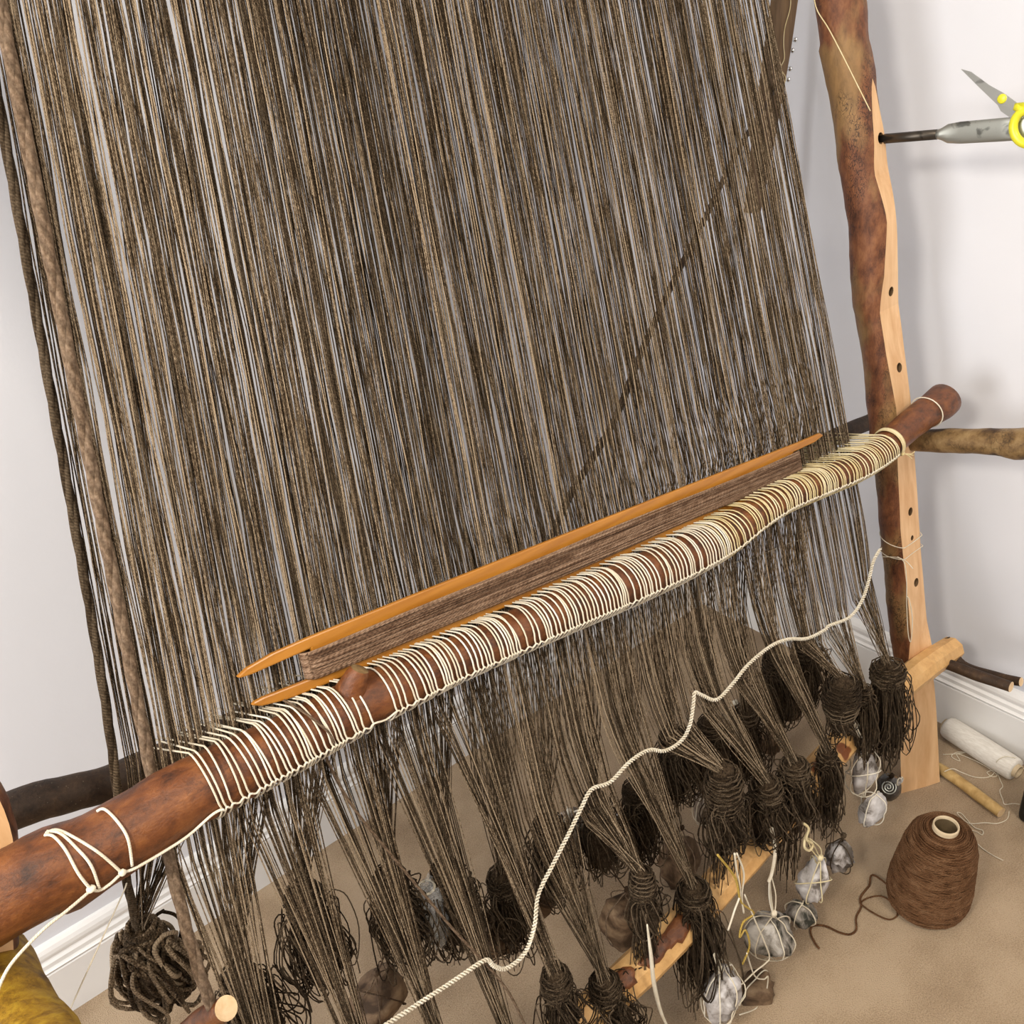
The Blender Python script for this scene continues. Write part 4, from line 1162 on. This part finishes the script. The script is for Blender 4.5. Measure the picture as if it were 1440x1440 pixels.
sc = thing('scissors', 'small scissors with bright yellow handles hung over the weaving blade', 'scissors', atX(1409, 139, tx - 0.012))
sxp = tx - 0.010
def sp_(x, y, d=0.0): return atX(x, y, sxp + d)
mb = MB(); mb.prism([sp_(x, y, -0.001) for x, y in [(1352, 97), (1366, 101), (1392, 120), (1412, 131), (1434, 147), (1446, 158), (1438, 166), (1416, 151), (1403, 147), (1380, 125)]], (-0.0016, 0, 0)); mb.build('blade', MAT['blade'], sc, smooth=False)
mb = MB(); mb.prism([sp_(x, y, 0.0012) for x, y in [(1356, 99), (1380, 122), (1402, 144), (1408, 156), (1422, 166), (1434, 170), (1440, 160), (1420, 148), (1390, 122)]], (-0.0016, 0, 0)); mb.build('blade', MAT['blade'], sc, smooth=False)
pc = sp_(1409, 139, -0.003)
mb = MB(); mb.lathe([(0.0001, 0.0022), (0.0050, 0.0020), (0.0064, 0.001), (0.0066, -0.002), (0.0001, -0.002)], pc, (-1, 0, 0), 20); mb.build('pivot', MAT['yellow_plastic'], sc)
def ring_handle(cx, cy, rx, ry, dd):
    pts = []
    for i in range(28):
        a = 2 * PI * i / 28; pts.append(sp_(cx + rx * math.cos(a), cy + ry * math.sin(a), dd))
    mb = MB(); mb.tube(pts, 0.0062, 10, closed=True)
    mb.tube([sp_(1428, 150, dd), sp_(cx - 2, cy - ry + 2, dd)], 0.005, 10)
    mb.build('handle', MAT['yellow_plastic'], sc)
ring_handle(1446, 179, 21, 24, -0.004)
ring_handle(1487, 160, 24, 18, -0.002)

# ------------------------------------------------------------------ strings tied on the right-hand post
st = thing('post_string', 'thin white string tied round the right-hand post with a long dangling loop', 'string', atX(1265, 770, UX - 0.04))
def post_ring(z, tilt=0.0):
    # ring round the post at height z
    best = min(up_path, key=lambda q: abs(q.z - z)); yy = None
    for a, b in zip(up_path, up_path[1:]):
        if (a.z - z) * (b.z - z) <= 0: yy = a.y + (b.y - a.y) * (z - a.z) / (b.z - a.z)
    pts = []
    for k in range(28):
        a = 2 * PI * k / 28
        ex = math.cos(a) * 0.039; ey = math.sin(a) * 0.039
        ey = max(ey, -0.0225)
        pts.append(V((UX + ex, yy + ey, z + tilt * math.sin(a))))
    return pts
zr1 = atX(1262, 770, UX - 0.04).z; zr2 = atX(1262, 788, UX - 0.04).z
mb = MB(); mb.tube(post_ring(zr1, 0.004), 0.0009, 5, closed=True); mb.build('string_turn', MAT['cotton'], st)
mb = MB(); mb.tube(post_ring(zr2, -0.003), 0.0007, 5, closed=True); mb.build('string_turn', MAT['cotton'], st)
xq = UX - 0.041
cordpart('string_loop', [atX(1262, 783, xq), atX(1272, 792, xq), atX(1275, 820, xq), atX(1275, 850, xq), atX(1277, 890, xq), atX(1281, 902, xq), atX(1283, 870, xq), atX(1279, 845, xq), atX(1275, 838, xq)], r=0.0008, parent=st)
cordpart('string_end', [atX(1240, 783, xq), atX(1262, 784, xq), atX(1275, 790, xq), atX(1284, 800, xq)], r=0.0007, parent=st)
cordpart('string_end', [atX(1240, 770, xq), atX(1232, 782, xq - .01), atX(1226, 793, xq - 0.03), atX(1222, 800, xq - 0.05)], r=0.0008, parent=st)
xq2 = UX - 0.042
cord('thin tan thread slanting down the upper part of the right-hand post', [atX(1143, -12, xq2 + 0.01), atX(1149, 14, xq2), atX(1165, 40, xq2), atX(1185, 78, xq2), atX(1205, 118, xq2), atX(1224, 156, xq2 + 0.01)], 0.0009, 'cotton_yellow', 'thin_thread', 'thread')

# ------------------------------------------------------------------ things behind the loom
ys = -0.30
ws = thing('leaning_stick', 'weathered brown stick with a row of bright nails, behind the top right of the warp', 'stick', atY(1090, 180, ys))
mb = MB()
poly_px = [(1098, -60), (1095, 0), (1087, 55), (1078, 120), (1066, 210), (1056, 300), (1070, 300), (1088, 210), (1102, 132), (1113, 70), (1123, 0), (1131, -60)]
mb.prism([atY(x, y, ys) for x, y in poly_px], (0, 0.018, 0))
o = mb.build('board', MAT['stick'], ws, smooth=False)
bv = o.modifiers.new('bevel', 'BEVEL'); bv.width = 0.002; bv.segments = 2
for x, y in [(1119, 56), (1115, 71), (1111.5, 97), (1109, 112), (1105, 135)]:
    a = atY(x - 6, y - 1, ys + 0.006); b = atY(x, y, ys + 0.006); d = (b - a).normalized()
    mb = MB(); mb.tube([a, b], 0.0011, 8); mb.lathe([(0.0001, 0.0022), (0.0036, 0.0015), (0.0048, -0.001), (0.004, -0.004), (0.0001, -0.005)], b, d, 12)
    mb.build('nail', MAT['bright'], ws)
cord('thin curly thread hanging on the weathered stick', [atY(1112, -10, ys - 0.003), atY(1111, 12, ys - 0.003), atY(1104, 38, ys - 0.003), atY(1102, 60, ys - 0.003), atY(1103, 82, ys - 0.003), atY(1098, 96, ys - 0.003), atY(1105, 110, ys - 0.003), atY(1099, 124, ys - 0.003), atY(1094, 135, ys - 0.003)], 0.0009, 'cotton_yellow', 'thin_thread', 'thread')
branch('diagonal_streak', 'thin dark diagonal streak behind the warp, shaped as a branch', 'branch',  # dark diagonal streak, modelled as a thin round length of bark
       [atY(1098, 112, -0.296), atY(1075, 150, -0.325), atY(1036, 215, -0.36), atY(985, 320, -0.37), atY(945, 400, -0.38), atY(900, 500, -0.40), atY(862, 595, -0.42), atY(800, 700, -0.46), V((-0.958, -0.532, 0.812))],
       [0.003, 0.0035, 0.0045, 0.005, 0.0055, 0.006, 0.006, 0.006, 0.005], 'dark_bark', seed=51, n=12)
cord('thin pale string stretched behind the right part of the warp', [atL(1030, 792, 0.03), atL(1065, 782, 0.03), atL(1105, 766, 0.03), atL(1130, 758, 0.03)], 0.0008, 'cotton', 'thin_string', 'string')

# ------------------------------------------------------------------ cone of brown yarn
CC = V((-0.470, -0.936, 0.0))
cone = thing('yarn_cone', 'large cone of brown wool yarn standing on the carpet', 'yarn cone', CC)
def cone_r(z):
    pr = [(0.0, 0.058), (0.010, 0.065), (0.03, 0.0695), (0.06, 0.069), (0.11, 0.0635), (0.145, 0.059), (0.165, 0.055), (0.177, 0.048), (0.184, 0.039), (0.188, 0.028), (0.189, 0.021)]
    for (z0, r0), (z1, r1) in zip(pr, pr[1:]):
        if z <= z1: return r0 + (r1 - r0) * (z - z0) / (z1 - z0)
    return pr[-1][1]
def cone_lean(o):                          # the yarn is wound a little lopsided
    for v in o.data.vertices:
        v.co.x += 0.012 * v.co.z / 0.19; v.co.y -= 0.009 * v.co.z / 0.19
    return o
mb = MB(); mb.cur = 0.15
mb.lathe([(0.02, 0.002)] + [(cone_r(z) - 0.0012, max(z, 0.002)) for z in [0.189 * i / 44 for i in range(45)]] + [(0.0195, 0.190), (0.019, 0.178)], CC, n=48)
cone_lean(mb.build('yarn_body', MAT['cone'], cone))
mb = MB(); random.seed(31)
def on_cone(z, a, lift=0.0): 
    r = cone_r(z) + lift + 0.0008 * nz(a * 2, z * 60); return CC + V((math.cos(a) * r, math.sin(a) * r, max(z, 0.0015)))
for lay in range(120):
    a0_ = random.uniform(0, 2 * PI); z0 = random.uniform(0.003, 0.10); z1 = min(0.180, z0 + random.uniform(0.05, 0.10)); 
    turns = random.uniform(0.6, 1.5); sg = random.choice((1, 1, -1)); n_ = int(turns * 26)
    pts = [on_cone(z0 + (z1 - z0) * i / n_, a0_ + sg * 2 * PI * turns * i / n_, random.uniform(0.0002, 0.0004) + 0.0006 * (lay % 3)) for i in range(n_ + 1)]
    mb.tube(pts, 0.00105, 4, rnd=random.uniform(0.3, 0.75))
for lay in range(110):
    z = 0.002 + 0.184 * lay / 110
    n_ = 40; a0_ = random.uniform(0, 6.28); tl_ = random.uniform(-0.014, 0.014)
    pts = [on_cone(min(0.1875, max(0.001, z + tl_ * math.sin(2 * PI * i / n_ + a0_))), 2 * PI * i / n_) for i in range(n_)]
    mb.tube(pts, 0.0010, 4, closed=True, rnd=random.uniform(0.3, 0.75))
for lay in range(11):     # turns on the shoulder
    r = 0.026 + 0.002 * lay
    pts = [CC + V((math.cos(a) * (r + 0.0015 * math.sin(a + lay)), math.sin(a) * (r + 0.0015 * math.sin(a + lay)), 0.1885 - max(0, (r - 0.030)) ** 2 * 30)) for a in [2 * PI * i / 36 for i in range(36)]]
    mb.tube(pts, 0.0010, 4, closed=True, rnd=random.uniform(0.3, 0.75))
cone_lean(stuff(mb.build('wound_yarn', MAT['cone'], cone)))
mb = MB(); mb.lathe([(0.0205, 0.16), (0.0215, 0.195), (0.0208, 0.199), (0.0192, 0.199), (0.0184, 0.197), (0.0184, 0.189)], CC, n=32); cone_lean(mb.build('cardboard_tube', MAT['card'], cone))
mb = MB(); mb.lathe([(0.0184, 0.193), (0.0182, 0.05), (0.0001, 0.05)], CC, n=32); cone_lean(mb.build('tube_inside', MAT['card_shaded'], cone))
zt = 0.003
tl = [on_cone(0.04, math.radians(205)), atZ(1232, 1232, 0.02), atZ(1222, 1246, zt), atZ(1210, 1262, zt), atZ(1211, 1275, zt), atZ(1204, 1290, zt), atZ(1204, 1307, zt), atZ(1195, 1314, zt), atZ(1180, 1311, zt), atZ(1160, 1302, zt), atZ(1143, 1302, zt), atZ(1140, 1312, zt), atZ(1146, 1326, zt), atZ(1152, 1334, zt)]
mb = MB(); mb.tube(spline(tl, 6), 0.0019, 6, rnd=0.3); mb.build('yarn_tail', MAT['cone'], cone)
lp_ = [atZ(1209, 1270, zt), atZ(1220, 1263, zt), atZ(1238, 1260, zt), atZ(1252, 1268, zt), atZ(1262, 1284, zt), atZ(1256, 1292, zt), atZ(1245, 1292, zt), atZ(1225, 1282, zt), atZ(1210, 1271, zt)]
mb = MB(); mb.tube(spline(lp_, 6), 0.0016, 6, rnd=0.3); mb.build('yarn_tail', MAT['cone'], cone)

# ------------------------------------------------------------------ things on the carpet by the right wall
rl = thing('thread_roll', 'white roll of thread on a cardboard tube lying against the right skirting', 'thread roll', (-0.06, -0.83, 0))
r0 = atZ(1336, 1018, 0.026); r1 = atZ(1428, 1083, 0.026)
r0.z = r1.z = 0.0265
if r0.x > -0.048: r0.x = -0.048
ra = (r1 - r0).normalized(); RL = (r1 - r0).length
mb = MB(); mb.lathe([(0.012, -0.002), (0.022, -0.001), (0.0255, 0.006), (0.026, 0.03), (0.0262, RL * 0.5), (0.026, RL - 0.02), (0.0255, RL - 0.004), (0.0235, RL), (0.014, RL)], r0, ra, 32); mb.build('wound_thread', MAT['white_roll'], rl)
mb = MB(); mb.lathe([(0.012, -0.008), (0.0145, -0.008), (0.0145, RL + 0.008), (0.012, RL + 0.008), (0.0115, RL - 0.01), (0.0001, RL - 0.012)], r0, ra, 24); mb.build('cardboard_tube', MAT['card'], rl)
stk = [atZ(1318, 1078, 0.012), atZ(1345, 1096, 0.012), atZ(1380, 1122, 0.012), atZ(1408, 1143, 0.012)]
branch('loose_stick', 'peeled yellowish stick lying on the carpet between cone and thread roll', 'stick', stk, [0.0105, 0.0115, 0.0118, 0.0115], 'stick_wood', seed=61, n=16, bumpy=0.08)
tz = 0.002
cord('tangle of white thread on the carpet beside the white roll', [atZ(x, y, tz) for x, y in [(1326, 1061), (1345, 1060), (1358, 1058), (1345, 1058), (1338, 1064), (1350, 1070), (1346, 1060), (1372, 1070), (1390, 1080), (1402, 1090), (1395, 1092), (1388, 1086), (1400, 1084), (1407, 1098), (1410, 1106), (1406, 1112), (1410, 1124), (1413, 1131), (1425, 1130), (1434, 1131)]], 0.0009, 'cotton', 'loose_thread', 'thread')
cord('white thread running over the peeled stick to the roll', [atZ(1328, 1085, tz + 0.026), atZ(1340, 1081, 0.03), atZ(1352, 1086, 0.022), atZ(1372, 1093, tz), atZ(1392, 1092, tz), atZ(1402, 1080, tz + 0.01), atZ(1402, 1070, 0.045), atZ(1414, 1064, 0.056), atZ(1428, 1066, 0.058)], 0.0009, 'cotton', 'loose_thread', 'thread')
cord('white thread with two small loops behind the yarn cone', [atZ(x, y, tz) for x, y in [(1419, 1141), (1416, 1152), (1402, 1158), (1385, 1157), (1364, 1158), (1352, 1150), (1346, 1143), (1352, 1144), (1362, 1155), (1371, 1164), (1382, 1168), (1381, 1174), (1374, 1170), (1366, 1168), (1366, 1175), (1378, 1190), (1395, 1202), (1411, 1210)]], 0.0009, 'cotton', 'loose_thread', 'thread')
# black rounded object at the right edge
bk = thing('black_case', 'black round-cornered object standing on the carpet at the right edge', 'case', atZ(1460, 1165, 0))
b0 = atZ(1465, 1148, 0.0)
mb = MB()
cx_, cy_ = b0.x, b0.y
rows = []
for (z, ins) in [(0.0, 0.006), (0.003, 0.001), (0.010, 0.0), (0.085, 0.0), (0.097, 0.002), (0.102, 0.009)]:
    row = []
    for k in range(32):
        a = 2 * PI * k / 32; e = 0.45
        q = V((math.copysign(abs(math.cos(a)) ** e, math.cos(a)) * (0.042 - ins), math.copysign(abs(math.sin(a)) ** e, math.sin(a)) * (0.034 - ins), z))
        row.append(mb.addv(V((cx_, cy_, 0)) + q))
    rows.append(row)
for i in range(len(rows) - 1):
    for k in range(32): mb.face((rows[i][k], rows[i][(k + 1) % 32], rows[i + 1][(k + 1) % 32], rows[i + 1][k]))
mb.face(list(reversed(rows[0]))); mb.face(rows[-1])
mb.build('shell', MAT['black'], bk)
mb = MB()
lidr = [mb.addv(V((cx_, cy_, 0.1025)) + V((math.cos(2 * PI * k / 24) * 0.030, math.sin(2 * PI * k / 24) * 0.018, 0))) for k in range(24)]
lidt = [mb.addv(V((cx_, cy_, 0.1050)) + V((math.cos(2 * PI * k / 24) * 0.028, math.sin(2 * PI * k / 24) * 0.016, 0))) for k in range(24)]
for k in range(24): mb.face((lidr[k], lidr[(k + 1) % 24], lidt[(k + 1) % 24], lidt[k]))
mb.face(lidt)
mb.build('lid', MAT['black'], bk)
